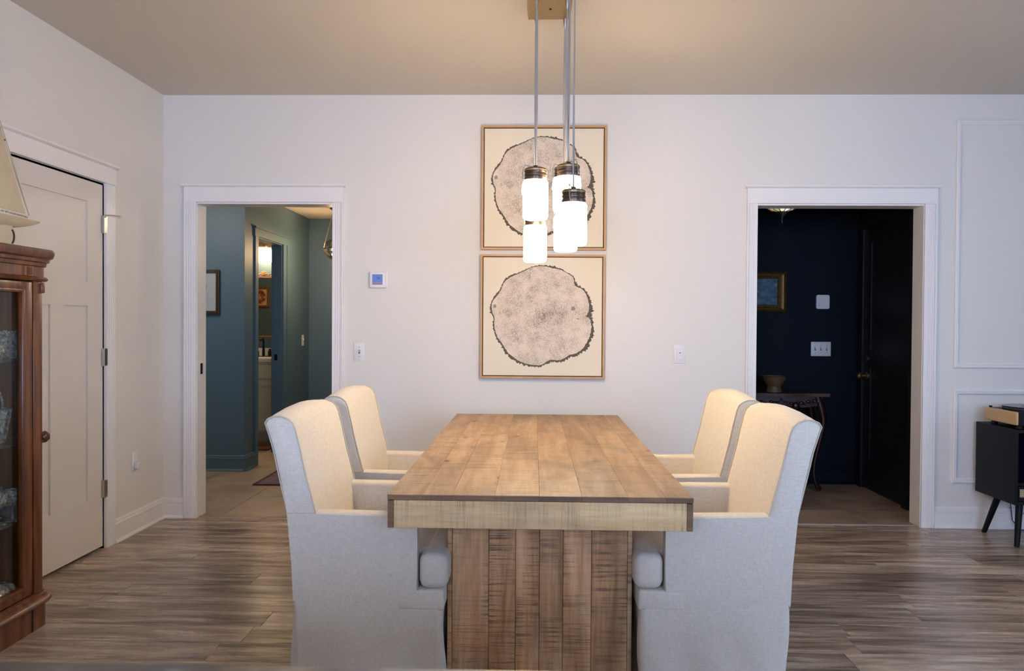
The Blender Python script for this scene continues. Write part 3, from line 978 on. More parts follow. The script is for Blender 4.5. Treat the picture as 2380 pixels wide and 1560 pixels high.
# ------------------------------------------------------------------ switches, thermostat, outlet
def plate(name, x, z, w, h, label, cat, y=D, toggles=1, kind='toggle', tm=None):
    root = empty(name, (x, y, z), label, cat)
    MB().box(x - w / 2, x + w / 2, y - .006, y - .0005, z - h / 2, z + h / 2, .0022, 2).build('wall_plate', M['plastic'], root, 40)
    for k in range(toggles):
        cx_ = x + (k - (toggles - 1) / 2) * .046
        if kind == 'toggle':
            MB().box(cx_ - .006, cx_ + .006, y - .0068, y - .0055, z - .013, z + .013).build('slot', M['slot'], root)
            MB().prism([(0, -.004), (-.015, .004), (-.015, .010), (0, .008)], lambda u, v, t: (t, y - .006 + u, z + v), cx_ - .0045, cx_ + .0045).build('toggle', M['plastic'], root)
            for s_ in (-1, 1):
                MB().lathe([(0, 0), (.0028, 0), (.0028, -.001), (0, -.001)], (cx_, y - .006, z + s_ * .03), 8, ax='y').build('screw', M['slot'], root)
    return root


plate('light_switch', -1.120, 1.085, .074, .117, 'white toggle light switch right of the hall opening, below the thermostat', 'light switch')
ds = plate('dimmer_switch', .929, 1.087, .074, .120, 'white slide dimmer switch between the pictures and the foyer opening', 'light switch', kind='d')
MB().box(.929 - .018, .929 + .018, D - .009, D - .005, 1.087 - .035, 1.087 + .035, .001, 1).build('dimmer_body', M['plastic'], ds)
MB().box(.929 - .004, .929 + .006, D - .0115, D - .008, 1.087 + .004, 1.087 + .010, .0005, 1).build('slider', M['slot'], ds)
MB().box(.929 - .012, .929 - .006, D - .011, D - .008, 1.087 - .028, 1.087 + .0, .0005, 1).build('paddle', M['plastic'], ds)
plate('triple_switch', 2.308, 1.086, .158, .115, 'white three-gang switch plate on the dark foyer wall', 'light switch', y=FY, toggles=3)
kp = empty('alarm_keypad', (2.316, FY, 1.464), 'rounded square white keypad on the dark foyer wall above the switch plate', 'keypad')
pts = []
for (sx, sz) in ((1, 1), (-1, 1), (-1, -1), (1, -1)):
    for q in range(5):
        a0 = {(1, 1): 0, (-1, 1): PI / 2, (-1, -1): PI, (1, -1): 1.5 * PI}[(sx, sz)] + PI / 2 * q / 4
        pts.append((sx * .039 + .013 * math.cos(a0), sz * .043 + .013 * math.sin(a0)))
MB().prism(pts, lambda u, v, t: (2.316 + u, t, 1.464 + v), FY - .018, FY - .0005).build('housing', M['plastic'], kp, 40)
MB().box(2.283, 2.287, FY - .0188, FY - .0178, 1.43, 1.44).box(2.283, 2.287, FY - .0188, FY - .0178, 1.45, 1.46).build('key_marks', M['slot'], kp)
outl = empty('wall_outlet', (L, 4.883, .43), 'white outlet plate with a plug-in on the left wall above the baseboard', 'outlet')
MB().box(L + .0005, L + .006, 4.848, 4.918, .372, .488, .002, 2).build('wall_plate', M['plastic'], outl, 40)
MB().box(L + .005, L + .03, 4.865, 4.901, .385, .425, .008, 3).build('plug', M['plastic'], outl, 40)
MB().lathe([(0, 0), (.017, 0), (.017, .002), (0, .002)], (L + .006, 4.883, .455), 16, ax='x').build('receptacle', M['plastic'], outl)
hs = empty('light_switch', (HX, 8.704, 1.083), 'small light switch on the side wall of the hall beyond the bathroom door', 'light switch')
MB().box(HX + .0005, HX + .006, 8.668, 8.740, 1.026, 1.140, .002, 2).build('wall_plate', M['plastic'], hs)
MB().box(HX + .005, HX + .016, 8.699, 8.709, 1.085, 1.1).build('toggle', M['plastic'], hs)

th = empty('thermostat', (-.994, D, 1.547), 'white thermostat with a lit blue screen right of the hall opening', 'thermostat')
MB().box(-1.054, -.934, D - .008, D - .0005, 1.494, 1.600, .004, 3).build('back_plate', M['plastic'], th, 40)
MB().box(-1.052, -.948, D - .026, D - .006, 1.496, 1.598, .005, 3).build('housing', M['plastic'], th, 40)
MB().box(-1.034, -.968, D - .0268, D - .025, 1.528, 1.582).build('screen', glow('thermostat_screen', (.10, .17, .52), .75, (.02, .03, .08, 1)), th)
MB().box(-1.034, -.968, D - .0268, D - .025, 1.516, 1.527).build('button_row', plain('button_row', (150, 128, 122), .5), th)


def seg_digit(mb, ch_, x, z, w, h, y, t):
    S = {'7': 'abc', '4': 'fgbc'}[ch_]
    R_ = {'a': (0, w, h - t, h), 'g': (0, w, h / 2 - t / 2, h / 2 + t / 2), 'f': (0, t, h / 2, h), 'b': (w - t, w, h / 2, h), 'c': (w - t, w, 0, h / 2)}
    for s_ in S:
        a_, b_, c_, d_ = R_[s_]; mb.box(x + a_, x + b_, y - .0004, y, z + c_, z + d_)


mb = MB()
seg_digit(mb, '7', -1.006, 1.548, .008, .016, D - .0266, .0018); seg_digit(mb, '4', -.995, 1.548, .008, .016, D - .0266, .0018)
mb.build('digits', M['black'], th)

# ------------------------------------------------------------------ curio cabinet on the left
CXF = -2.04
CY0, CY1 = 2.45, 3.362       # flat front
cab = empty('curio_cabinet', (-2.22, 2.9, 0), 'brown mahogany curio cabinet with curved glass sides at the left edge', 'cabinet')
mh = M['mahogany']
BXW = L + .012


def plan(front, yo, n_=10, back=None):
    """outline of the cabinet: flat front, two bowed quarter sides, flat back"""
    bk = BXW if back is None else back
    pts = [(front, CY0 - yo * 0)]
    A = front - bk; B = .13 + yo
    pts = []
    for k in range(n_ + 1):
        t = PI / 2 * k / n_
        pts.append((front - A * (1 - math.cos(t)), CY1 + B * math.sin(t)))
    for k in range(n_, -1, -1):
        t = PI / 2 * k / n_
        pts.append((front - A * (1 - math.cos(t)), CY0 - B * math.sin(t)))
    return pts


FZ = lambda u, v, t: (u, v, t)
MB().prism(plan(CXF + .006, .01), FZ, 0, .10).build('plinth', mh, cab, 40)
MB().loft([[(x, y, z) for x, y in plan(CXF + e, e + .0)] for e, z in ((.008, .100), (.026, .104), (.032, .114), (.026, .124), (.012, .129), (.010, .138), (.0, .142), (.0, .150))]).build('base_moulding', mh, cab, 40)
MB().box(CXF + .0055, CXF + .0085, 3.287, 3.290, 0, .10).build('plinth_joint', M['dark_hole'], cab)
MB().loft([[(x, y, z) for x, y in plan(CXF + e, e)] for e, z in ((-.004, 1.432), (.014, 1.434), (.02, 1.442), (.012, 1.450), (.003, 1.452), (.003, 1.492), (.012, 1.495), (.014, 1.508), (.024, 1.512), (.026, 1.524), (.038, 1.530), (.044, 1.546), (.044, 1.556), (.036, 1.564), (.0, 1.566))]).build('cornice', mh, cab, 35)
MB().box(CXF + .0, CXF + .009, 3.246, 3.288, 1.453, 1.491).build('fluted_block', plain('light_inlay', (176, 128, 74), .4), cab)
mb = MB()
for k in range(5): mb.box(CXF + .008, CXF + .0115, 3.248 + k * .008, 3.252 + k * .008, 1.455, 1.489)
mb.build('flutes', mh, cab)
for yy in (CY0 - .0, CY1 - .058):
    MB().box(CXF - .03, CXF + .004, yy, yy + .058, .148, 1.433, .003, 2).build('corner_post', mh, cab, 40)
    MB().box(CXF - .01, CXF + .012, yy + .044, yy + .066, 1.385, 1.428, .004, 2).build('post_block', mh, cab, 40)
# door frame (hinged front) with inner bead and glass
ya, yb = CY0 + .064, CY1 - .064
dr = MB().box(CXF - .022, CXF + .002, ya, ya + .068, .155, 1.428, .003, 2).box(CXF - .022, CXF + .002, yb - .068, yb, .155, 1.428, .003, 2).box(CXF - .022, CXF + .002, ya + .068, yb - .068, 1.385, 1.428, .003, 2).box(CXF - .022, CXF + .002, ya + .068, yb - .068, .155, .198, .003, 2)
drr = dr.build('glazed_door', mh, cab, 40)
i0, i1 = ya + .068, yb - .068
MB().box(CXF - .012, CXF + .008, i1 - .004, i1 + .012, .19, 1.395, .003, 2).box(CXF - .012, CXF + .008, i0 - .012, i0 + .004, .19, 1.395, .003, 2).box(CXF - .012, CXF + .008, i0, i1, 1.383, 1.397, .003, 2).box(CXF - .012, CXF + .008, i0, i1, .188, .202, .003, 2).build('bead', mh, drr, 40)
MB().box(CXF - .016, CXF - .013, i0, i1, .198, 1.385).build('pane', M['pane'], drr)
# bowed glass sides
for yc, sg in ((CY1, 1), (CY0, -1)):
    A, B = CXF - .012 - BXW, .118
    for t0_, t1_, d_, nm, mt_ in ((0, .9, .003, 'bowed_glass', M['side_glass']), (.9, PI / 2, .012, 'side_panel', mh)):
        o_, i_ = [], []
        for k in range(11):
            t = t0_ + (t1_ - t0_) * k / 10
            o_.append((CXF - .012 - A * (1 - math.cos(t)), yc + sg * B * math.sin(t)))
            i_.append((CXF - .012 - d_ - A * (1 - math.cos(t)), yc + sg * (B - d_) * math.sin(t)))
        MB().prism(o_ + i_[::-1], FZ, .15, 1.432).build(nm, mt_, cab, 40)
MB().box(BXW - .012, BXW, CY0 - .12, CY1 + .12, .1, 1.5).build('back_board', mh, cab)
MB().tube([(CXF - .004, 3.362, .800), (CXF + .007, 3.374, .804), (CXF + .013, 3.382, .796), (CXF + .013, 3.383, .782), (CXF + .006, 3.376, .772), (CXF - .004, 3.364, .770)], [.007, .009, .010, .010, .009, .007], 14).ball((CXF + .006, 3.374, .786), .014, 16, (.9, .9, 1.35)).build('carved_pull', mh, cab, 80)
SH = [(1.106, 1.114), (.768, .776), (.452, .460)]
for z0, z1 in SH:
    MB().prism([(x, y) for x, y in plan(CXF - .035, -.03, back=BXW + .01)], FZ, z0, z1).build('glass_shelf', M['shelf_glass'], cab)


# glassware
def glassware(name, x, y, z, label, cat, prof, mat, group=None, n_=28, scallop=0):
    root = empty(name, (x, y, z), label, cat, group)
    rings = []
    for i, (r, h) in enumerate(prof):
        ring_ = []
        for k in range(n_):
            a_ = 2 * PI * k / n_
            rr = r * (1 + (.05 if k % 2 else -.03) * (1 if scallop else 0))
            hh = h + (scallop * (.5 + .5 * math.cos(a_ * 8)) if (abs(h - max(q[1] for q in prof)) < 1e-6) else 0)
            ring_.append((x + rr * math.cos(a_), y + rr * math.sin(a_), z + hh))
        rings.append(ring_)
    MB().loft(rings).build('glass_body', mat, root, 30 if scallop else 60)
    return root


glassware('crystal_bowl', -2.16, 3.33, 1.1145, 'cut crystal bowl with scalloped rim on the top cabinet shelf', 'bowl', [(.01, .001), (.036, .001), (.04, .01), (.046, .06), (.05, .105), (.046, .104), (.041, .06), (.033, .012), (.01, .008)], M['crystal'], scallop=.012)
glassware('crystal_bowl', -2.13, 3.19, 1.1145, 'smaller cut crystal bowl at the frame edge on the top cabinet shelf', 'bowl', [(.01, .001), (.03, .001), (.034, .01), (.044, .05), (.048, .085), (.044, .084), (.038, .05), (.028, .012), (.01, .008)], M['crystal'], scallop=.01)
bk = glassware('glass_basket', -2.16, 3.24, .7765, 'ribbed clear glass basket with a loop handle on the middle cabinet shelf', 'basket', [(.01, .001), (.034, .001), (.04, .008), (.05, .07), (.062, .135), (.057, .134), (.046, .07), (.034, .012), (.01, .008)], M['ribbed'], scallop=.006)
MB().tube([(-2.16, 3.24 - .058 + .002, .91)] + [(-2.16, 3.24 - .055 * math.cos(PI * q / 10), .915 + .085 * math.sin(PI * q / 10)) for q in range(1, 10)] + [(-2.16, 3.24 + .058 - .002, .91)], .0045, 8).build('handle', M['ribbed'], bk, 60)
gob = [(.0, .0), (.033, .001), (.03, .004), (.006, .01), (.004, .05), (.008, .062), (.03, .075), (.036, .10), (.034, .128), (.032, .128), (.033, .1), (.026, .08), (.0, .07)]
for x, y, lb in ((-2.12, 3.20, 'stemmed crystal goblet nearest the frame edge on the lowest glass shelf'), (-2.10, 3.265, 'stemmed crystal goblet right behind the cabinet door glass on the lowest glass shelf'), (-2.2, 3.29, 'stemmed crystal goblet standing farther back on the lowest glass shelf')):
    glassware('crystal_goblet', x, y, .4605, lb, 'goblet', gob, M['crystal'], 'goblets on the lowest glass shelf')
glassware('glass_tumbler', -2.2, 3.40, .4605, 'dark blue tinted glass tumbler beside the goblets', 'tumbler', [(.0, .001), (.032, .001), (.036, .09), (.033, .09), (.029, .006), (0, .006)], M['blue_glass'])
dish = [(.0, .075), (.03, .073), (.058, .055), (.072, .02), (.074, .002), (.07, .002), (.066, .02), (.054, .05), (.028, .068), (0, .07)]
glassware('glass_dome', -2.14, 3.19, .1505, 'domed cut glass dish cover on the cabinet floor', 'dish', [(r, h) for r, h in dish], M['crystal'])
glassware('glass_dish', -2.17, 3.30, .1505, 'low cut glass dish right of the glass dome on the cabinet floor', 'dish', [(r * .75, h * .62) for r, h in dish], M['crystal'])

# ------------------------------------------------------------------ ship model on the cabinet
shp = empty('ship_model', (-2.14, 3.08, 1.567), 'ivory painted wooden sailing ship model on the curio cabinet', 'ship model')
SXc = -2.14
rings = []
for k in range(15):
    u = k / 14
    y = 2.62 + u * (3.515 - 2.62)
    w = .055 * (math.sin(PI * min(1, u * .93 + .12)) ** .7)
    if u > .97: w = .002
    zt = 1.692 + .008 * (2 * u - 1) ** 2
    zk = zt - .004 - .056 * (math.sin(PI * (u * .94 + .05)) ** .7)
    w = max(w * (1 - .0 * u), .002)
    rings.append([(SXc + w, y, zt), (SXc + w * .85, y, (zt * 1.4 + zk) / 2.4), (SXc + w * .4, y, zk + .008), (SXc, y, zk), (SXc - w * .4, y, zk + .008), (SXc - w * .85, y, (zt * 1.4 + zk) / 2.4), (SXc - w, y, zt)])
MB().loft(rings).build('hull', M['ivory'], shp, 60)
mb = MB()
for k in range(24):
    u = k / 23; y = 2.66 + u * (3.40 - 2.66)
    w = .05 * (math.sin(PI * min(1, ((y - 2.62) / .87) * .93 + .12)) ** .7)
    mb.box(SXc + w - .005, SXc + w + .004, y - .008, y + .008, 1.702, 1.708, .002, 1)
mb.build('deck_rail', M['rope'], shp)
MB().box(SXc - .008, SXc + .008, 2.8, 3.3, 1.585, 1.655).build('keel', M['ivory'], shp)
for yy in (2.85, 3.25):
    pts = [(0, .0)] + []
    pts = [(-.05, 0), (.03, 0), (.058, .012), (.072, .04), (.066, .068), (.045, .088), (-.05, .088)]
    MB().prism(pts, lambda u, v, t: (t, yy + u, 1.567 + v), SXc - .02, SXc + .02).build('stand', M['ivory'], shp, 40)
    MB().prism([(.034 + .028 * math.cos(a_), .045 + .033 * math.sin(a_)) for a_ in [(-1.1 + 2.2 * q / 8) for q in range(9)]] + [(.030 + .022 * math.cos(a_), .045 + .030 * math.sin(a_)) for a_ in [(1.1 - 2.2 * q / 8) for q in range(9)]], lambda u, v, t: (t, yy + u, 1.567 + v), SXc + .018, SXc + .0215).build('stand_slot', M['dark_hole'], shp)
MB().tube([(SXc, 3.02, 1.70), (SXc, 3.02, 2.50)], .006, 10).build('mast', M['ivory'], shp, 60)


def sail(pts, bul, name):
    """cloth triangle with belly; pts three (y, z)"""
    (ya_, za_), (yb_, zb_), (yc_, zc_) = pts
    N_ = 10
    mb = MB()
    def P_(u, v, off):
        y = ya_ + (yb_ - ya_) * u + (yc_ - ya_) * v
        z = za_ + (zb_ - za_) * u + (zc_ - za_) * v
        return (SXc + off + bul * 27 * u * v * (1 - u - v) + .0, y, z)
    V = {}
    for s_ in (0, 1):
        for i in range(N_ + 1):
            for j in range(N_ + 1 - i):
                V[s_, i, j] = mb.bm.verts.new(P_(i / N_, j / N_, s_ * .004))
        for i in range(N_):
            for j in range(N_ - i):
                mb.bm.faces.new((V[s_, i, j], V[s_, i + 1, j], V[s_, i, j + 1]))
                if i + j < N_ - 1:
                    mb.bm.faces.new((V[s_, i + 1, j], V[s_, i + 1, j + 1], V[s_, i, j + 1]))
    for i in range(N_):
        mb.bm.faces.new((V[0, i, 0], V[0, i + 1, 0], V[1, i + 1, 0], V[1, i, 0]))
        mb.bm.faces.new((V[0, 0, i], V[0, 0, i + 1], V[1, 0, i + 1], V[1, 0, i]))
        mb.bm.faces.new((V[0, i, N_ - i], V[0, i + 1, N_ - i - 1], V[1, i + 1, N_ - i - 1], V[1, i, N_ - i]))
    return mb.build(name, M['ivory'], shp, 60)


sail([(3.03, 1.725), (3.41, 1.72), (3.03, 2.46)], .02, 'jib_sail')
sail([(3.00, 1.74), (2.66, 1.74), (3.00, 2.46)], .02, 'main_sail')
MB().tube([(SXc + .004, 3.435, 1.715), (SXc + .004, 3.02, 2.49)], .0015, 5).tube([(SXc, 3.44, 1.715), (SXc, 3.3, 1.96), (SXc, 3.2, 2.14)], .0013, 5).build('rigging', M['rope'], shp)
mb = MB()
for y, z in ((3.235, 1.99), (3.2, 1.925)): mb.ball((SXc + .03, y, z), .004, 8)
mb.build('sail_studs', M['copper'], shp)

# ------------------------------------------------------------------ near worktop at the bottom edge
def granite():
    t = NT('grey_marbled_stone')
    f = t.noise(t.pos((7, 16, 7), False), 1, 7, .65, .5)
    t.set(Base_Color=t.ramp(f, [(.3, lin((40, 35, 32))), (.48, lin((84, 77, 72))), (.68, lin((176, 170, 166)))]), Roughness=.3)
    return t.m


isl = empty('kitchen_island', (-.2, .45, 0), 'grey marbled kitchen worktop blurred along the bottom left edge', 'island')
MB().box(-1.7, .95, .05, .832, .885, .92, .006, 3).build('worktop', granite(), isl, 40)
MB().box(-1.65, .9, .09, .76, 0.0, .885).build('base', M['trim'], isl)

# ------------------------------------------------------------------ record console and turntable
RC = empty('record_console', (3.22, 5.02, 0), 'black record console on splayed legs at the right edge', 'console')
bkm = M['black']
x0, x1, y0, y1, z0, z1 = 2.772, 3.68, 4.805, 5.225, .246, .68
MB().box(x0, x0 + .02, y0, y1, z0, z1, .001, 1).build('side_panel', bkm, RC)
MB().box(x1 - .02, x1, y0, y1, z0, z1, .001, 1).build('side_panel', bkm, RC)
MB().box(x0 + .02, x1 - .02, y0, y1, z1 - .02, z1, .001, 1).build('top_panel', bkm, RC)
MB().box(x0 + .02, x1 - .02, y0, y1, z0, z0 + .02, .001, 1).build('bottom_panel', bkm, RC)
MB().box(x0 + .02, x1 - .02, y0 + .02, y1 - .02, .355, .37).build('shelf', bkm, RC)
MB().box(x0 + .02, x1 - .02, y1 - .008, y1, z0 + .02, z1 - .02).build('back_panel', bkm, RC)
dw = MB().box(x0 + .024, x1 - .024, y0 + .002, y0 + .018, z0 + .024, .352).build('drawer', bkm, RC)
cane = plain('cane_webbing', (196, 172, 136), .7)
mb = MB().box(x0 + .032, x1 - .04, y0 - .001, y0 + .003, .292, .337)
mb.build('cane_inlay', cane, dw)
mb = MB()
for i in range(30):
    for j in range(4):
        mb.box(x0 + .036 + i * .0105, x0 + .0405 + i * .0105, y0 - .0018, y0 - .0008, .296 + j * .0105, .3005 + j * .0105)
h = mb.build('cane_holes', M['dark_hole'], dw)
h['kind'] = 'stuff'
for lx, ly, dx_, dy_ in ((x0 + .055, y0 + .045, -.022, -.02), (x1 - .055, y0 + .045, .022, -.02), (x0 + .055, y1 - .16, -.03, .10), (x1 - .055, y1 - .16, .03, .10)):
    MB().tube([(lx, ly, z0 + .002), (lx + dx_, ly + dy_, .0)], [.020, .0145], 14).build('leg', bkm, RC, 50)
for k in range(5):
    rec = empty('record_sleeve', (2.86 + k * .03, 5.0, .372), 'dark record sleeve leaning inside the record console, %s' % ['leftmost', 'second from the left side panel', 'middle of the leaning row', 'fourth from the left side panel', 'last of the leaning row'][k], 'record', 'records inside the console')
    MB().prism([(0, 0), (.004, 0), (.06, .275), (.056, .277)], lambda u, v, t: (2.86 + k * .03 + u, t, .3705 + v), 4.85, 5.16).build('sleeve', plain('sleeve_dark', ((34, 36, 60), (22, 22, 26), (44, 30, 30), (20, 28, 34), (30, 30, 34))[k], .35), rec)
cbl = MB().tube([(3.02, 5.235, .30), (3.0, 5.24, .16), (3.01, 5.235, .06), (3.04, 5.21, .006), (3.12, 5.2, .004)], .0028, 6).build('power_cable', M['black'], None, 60)
tag(cbl, 'thin black power cable hanging behind the record console, left one', 'cable')
cbl = MB().tube([(3.22, 5.235, .30), (3.18, 5.24, .2), (3.12, 5.236, .14), (3.08, 5.236, .10)], .0028, 6).build('power_cable', M['black'], None, 60)
tag(cbl, 'thin black power cable sloping behind the console front leg, right one', 'cable')

TT = empty('turntable', (2.98, 4.98, .68), 'turntable with a tan wooden side on top of the record console', 'turntable')
tx0, tx1, ty0, ty1 = 2.782, 3.215, 4.812, 5.15
MB().box(tx0, tx0 + .014, ty0, ty1, .704, .781, .006, 3).build('wood_side', M['tan'], TT, 40)
MB().box(tx1 - .014, tx1, ty0, ty1, .704, .781, .006, 3).build('wood_side', M['tan'], TT, 40)
MB().box(tx0 + .014, tx1 - .014, ty0 + .003, ty1 - .003, .702, .779, .002, 1).build('plinth', bkm, TT)
for fx in (tx0 + .04, tx1 - .04):
    for fy in (ty0 + .04, ty1 - .04):
        MB().lathe([(.018, 0), (.02, .004), (.014, .023)], (fx, fy, .680), 14).build('foot', bkm, TT)
MB().lathe([(0, .779), (.148, .779), (.150, .784), (.150, .795), (.146, .798), (0, .798)], (2.965, 4.985, 0), 48).build('platter', plain('platter_metal', (90, 92, 96), .3, .8), TT, 40)
lp = empty('vinyl_record', (2.965, 4.985, .7985), 'black vinyl record lying on the turntable platter', 'record')
MB().lathe([(0, 0), (.150, 0), (.151, .0012), (.15, .0022), (.0, .0022)], (2.965, 4.985, .7985), 48).build('disc', M['vinyl'], lp, 40)
MB().lathe([(0, 0), (.05, 0), (.05, .0005), (0, .0005)], (2.965, 4.985, .8008), 32).build('centre_label', plain('centre_label', (120, 118, 124), .5), lp, 40)
MB().lathe([(.018, .779), (.018, .81), (.012, .815), (.012, .83), (0, .832)], (3.165, 5.09, 0), 16).tube([(3.165, 5.12, .822), (3.165, 5.06, .824), (3.14, 4.92, .82), (3.10, 4.87, .812)], .004, 8).build('tonearm', bkm, TT, 50)
MB().box(3.145, 3.185, 4.845, 4.885, .779, .806, .003, 2).build('speed_knob', bkm, TT, 40)
MB().box(2.80, 2.812, 5.12, 5.135, .779, .79).build('lid_hinge', bkm, TT)

# ------------------------------------------------------------------ hall and bathroom contents
sk = empty('framed_sketch', (-2.9, 6.95, 1.526), 'framed pale head sketch on the blue hall wall', 'picture')
xa, xb, za, zb = -3.1, -2.67, 1.336, 1.716
mb = MB()
for a_, b_, c_, d_ in ((xa, xa + .03, za, zb), (xb - .03, xb, za, zb), (xa + .03, xb - .03, za, za + .03), (xa + .03, xb - .03, zb - .03, zb)):
    mb.box(a_, b_, 6.922, 6.949, c_, d_, .004, 2)
mb.build('frame', M['dark_gilt'], sk)
mb = MB()
for q in range(36):
    z = za + .012 + q * (zb - za - .024) / 35
    mb.ball((xb - .015, 6.922, z), .006, 6)
mb.build('beading', M['dark_gilt'], sk)
MB().box(xa + .028, xb - .028, 6.935, 6.945, za + .028, zb - .028).build('mat_board', plain('mat_paper', (176, 184, 190), .8, var=.03), sk)
mb = MB()
pts = [(.0, .11), (.035, .104), (.06, .08), (.072, .045), (.07, .01), (.06, -.02), (.052, -.06), (.035, -.095), (.02, -.11), (.018, -.15), (-.03, -.15), (-.03, -.1), (-.06, -.07), (-.072, -.03), (-.078, .03), (-.06, .08), (-.03, .104)]
mb.prism(pts, lambda u, v, t: (-2.855 + u, t, 1.53 + v), 6.9342, 6.9348)
mb.build('head_drawing', plain('graphite', (128, 124, 108), .9, var=.5, vscale=40), sk)

gl = empty('globe_pendant', (-1.972, 8.1, 2.403), 'clear glass globe pendant on chains in the hall, half hidden by the casing', 'pendant light')
MB().lathe([(0, 0), (.05, 0), (.05, -.01), (.03, -.022), (0, -.024)], (-1.972, 8.1, 2.404), 20).build('canopy', M['lamp_metal'], gl, 40)
prof = [(.001, -.108)] + [(.108 * math.sin(PI * q / 14), -.108 * math.cos(PI * q / 14)) for q in range(1, 13)]
MB().lathe(prof, (-1.972, 8.1, 2.0), 28).build('glass_globe', M['globe_glass'], gl, 80)
MB().lathe([(.108, -.004), (.113, -.004), (.113, .004), (.108, .004), (.108, -.004)], (-1.972, 8.1, 2.0), 28, cap=False).build('ring', M['dark_metal'], gl)
MB().lathe([(.0, 0), (.018, 0), (.018, .05), (.0, .05)], (-1.972, 8.1, 2.02), 12).build('socket', M['dark_metal'], gl)
MB().ball((-1.972, 8.1, 1.995), .028, 12).build('bulb', glow('bulb_glow', (1, .85, .65), 3), gl)
mb = MB()
for q in range(3):
    an = PI + q * 2 * PI / 3 + .35
    e = Vector((-1.972 + .108 * math.cos(an), 8.1 + .108 * math.sin(an), 2.004)); s_ = Vector((-1.972 + .012 * math.cos(an), 8.1, 2.385))
    for k in range(26):
        p = s_.lerp(e, k / 25)
        mb.ball(p, .0055, 6, (1, .8, 1.5) if k % 2 else (.7, 1.2, 1.5))
mb.build('chain', plain('nickel_chain', (190, 170, 140), .3, .9), gl)

hr = MB().box(-2.175, -1.35, 6.345, 7.6, .0005, .010, .002, 1).build('hall_rug', rug_mat('hall_rug', (70, 66, 86), (108, 92, 104), (128, 100, 100)), None, label='muted purple patterned rug on the hall tiles', cat='rug')
mb = MB()
for a_, b_, c_, d_ in ((-2.18, -2.155, 6.34, 7.605), (-1.37, -1.345, 6.34, 7.605), (-2.155, -1.37, 6.34, 6.362), (-2.155, -1.37, 7.583, 7.605)):
    mb.box(a_, b_, c_, d_, .0005, .0115, .001, 1)
mb.build('border', plain('rug_border', (84, 46, 56), .95), hr)
MB().box(-3.35, -2.63, 8.08, 8.52, .0005, .012, .003, 1).build('bath_mat', rug_mat('bath_mat', (60, 34, 24), (104, 66, 44), (130, 92, 58)), None, label='brown patterned bath mat in front of the vanity', cat='rug')

va = empty('bathroom_vanity', (-3.2, 8.86, 0), 'cream vanity cabinet with white counter seen through the bathroom door', 'vanity')
vx0, vx1 = -3.95, -2.565
MB().box(vx0, vx1, 8.66, 9.118, 0, .10).build('toe_kick', M['vanity'], va)
MB().box(vx0, vx1, 8.61, 9.118, .10, .85).build('body', M['vanity'], va)
for a_, b_ in ((vx0 + .02, -3.27), (-3.25, -2.60)):
    d_ = MB().box(a_, b_, 8.592, 8.61, .13, .66, .002, 1).box(a_, a_ + .06, 8.584, 8.593, .13, .66).box(b_ - .06, b_, 8.584, 8.593, .13, .66).box(a_ + .06, b_ - .06, 8.584, 8.593, .60, .66).box(a_ + .06, b_ - .06, 8.584, 8.593, .13, .19).build('door', M['vanity'], va)
    MB().box(a_, b_, 8.590, 8.61, .68, .82, .002, 1).build('drawer', M['vanity'], va)
MB().box(vx0, vx1, 8.585, 9.118, .85, .892, .004, 2).box(vx0, vx1, 9.098, 9.118, .892, .985, .002, 1).build('counter', M['porcelain'], va)
fc = empty('faucet', (-2.985, 9.03, .892), 'black two-handled bathroom faucet on the white counter', 'faucet')
MB().box(-3.075, -2.895, 9.00, 9.06, .892, .900, .003, 2).build('base_plate', M['black'], fc)
MB().tube([(-2.985, 9.03, .90), (-2.985, 9.03, 1.04), (-2.985, 9.02, 1.075), (-2.985, 8.98, 1.09), (-2.985, 8.93, 1.075)], [.016, .012, .011, .011, .010], 12).build('spout', M['black'], fc, 60)
for q, sg in ((-3.055, -1), (-2.915, 1)):
    MB().lathe([(.02, 0), (.02, .05), (.012, .06), (.012, .078), (0, .08)], (q, 9.03, .90), 14).tube([(q, 9.03, .968), (q + sg * .055, 9.02, .972)], .006, 8).build('handle', M['black'], fc, 60)
mi = empty('bathroom_mirror', (-3.08, 9.11, 1.42), 'dark mirror with carved gold crest above the vanity', 'mirror')
t = NT('silvered_glass'); mirm = t.set(Base_Color=(.62, .6, .58, 1), Metallic=1., Roughness=.03)
MB().box(-3.5, -2.66, 9.100, 9.108, 1.118, 1.765).build('mirror_glass', mirm, mi)
mb = MB()
for a_, b_, c_, d_ in ((-3.53, -3.5, 1.09, 1.79), (-2.66, -2.63, 1.09, 1.79), (-3.5, -2.66, 1.095, 1.12), (-3.5, -2.66, 1.76, 1.775)):
    mb.box(a_, b_, 9.08, 9.118, c_, d_, .005, 2)
mb.build('frame', M['gilt'], mi, 40)
mb = MB()
for s_ in (-1, 1):
    for k in range(5):
        bx = -3.005 + s_ * (.03 + k * .05)
        mb.tube([(bx + s_ * .028 * math.cos(a_) * (1 - a_ / 9), 9.09, 1.79 + .004 * (5 - k) * 0 + .022 * math.sin(a_) * (1 - a_ / 9)) for a_ in [q * .6 for q in range(11)]], [.007 - .0004 * q for q in range(11)], 6)
for k in range(5):
    an = PI * (k + .5) / 5
    mb.tube([(-3.005, 9.09, 1.79), (-3.005 + .03 * math.cos(an), 9.085, 1.80 + .035 * math.sin(an)), (-3.005 + .04 * math.cos(an), 9.09, 1.795 + .05 * math.sin(an))], [.008, .008, .003], 6)
mb.build('carved_crest', M['copper'], mi, 60)

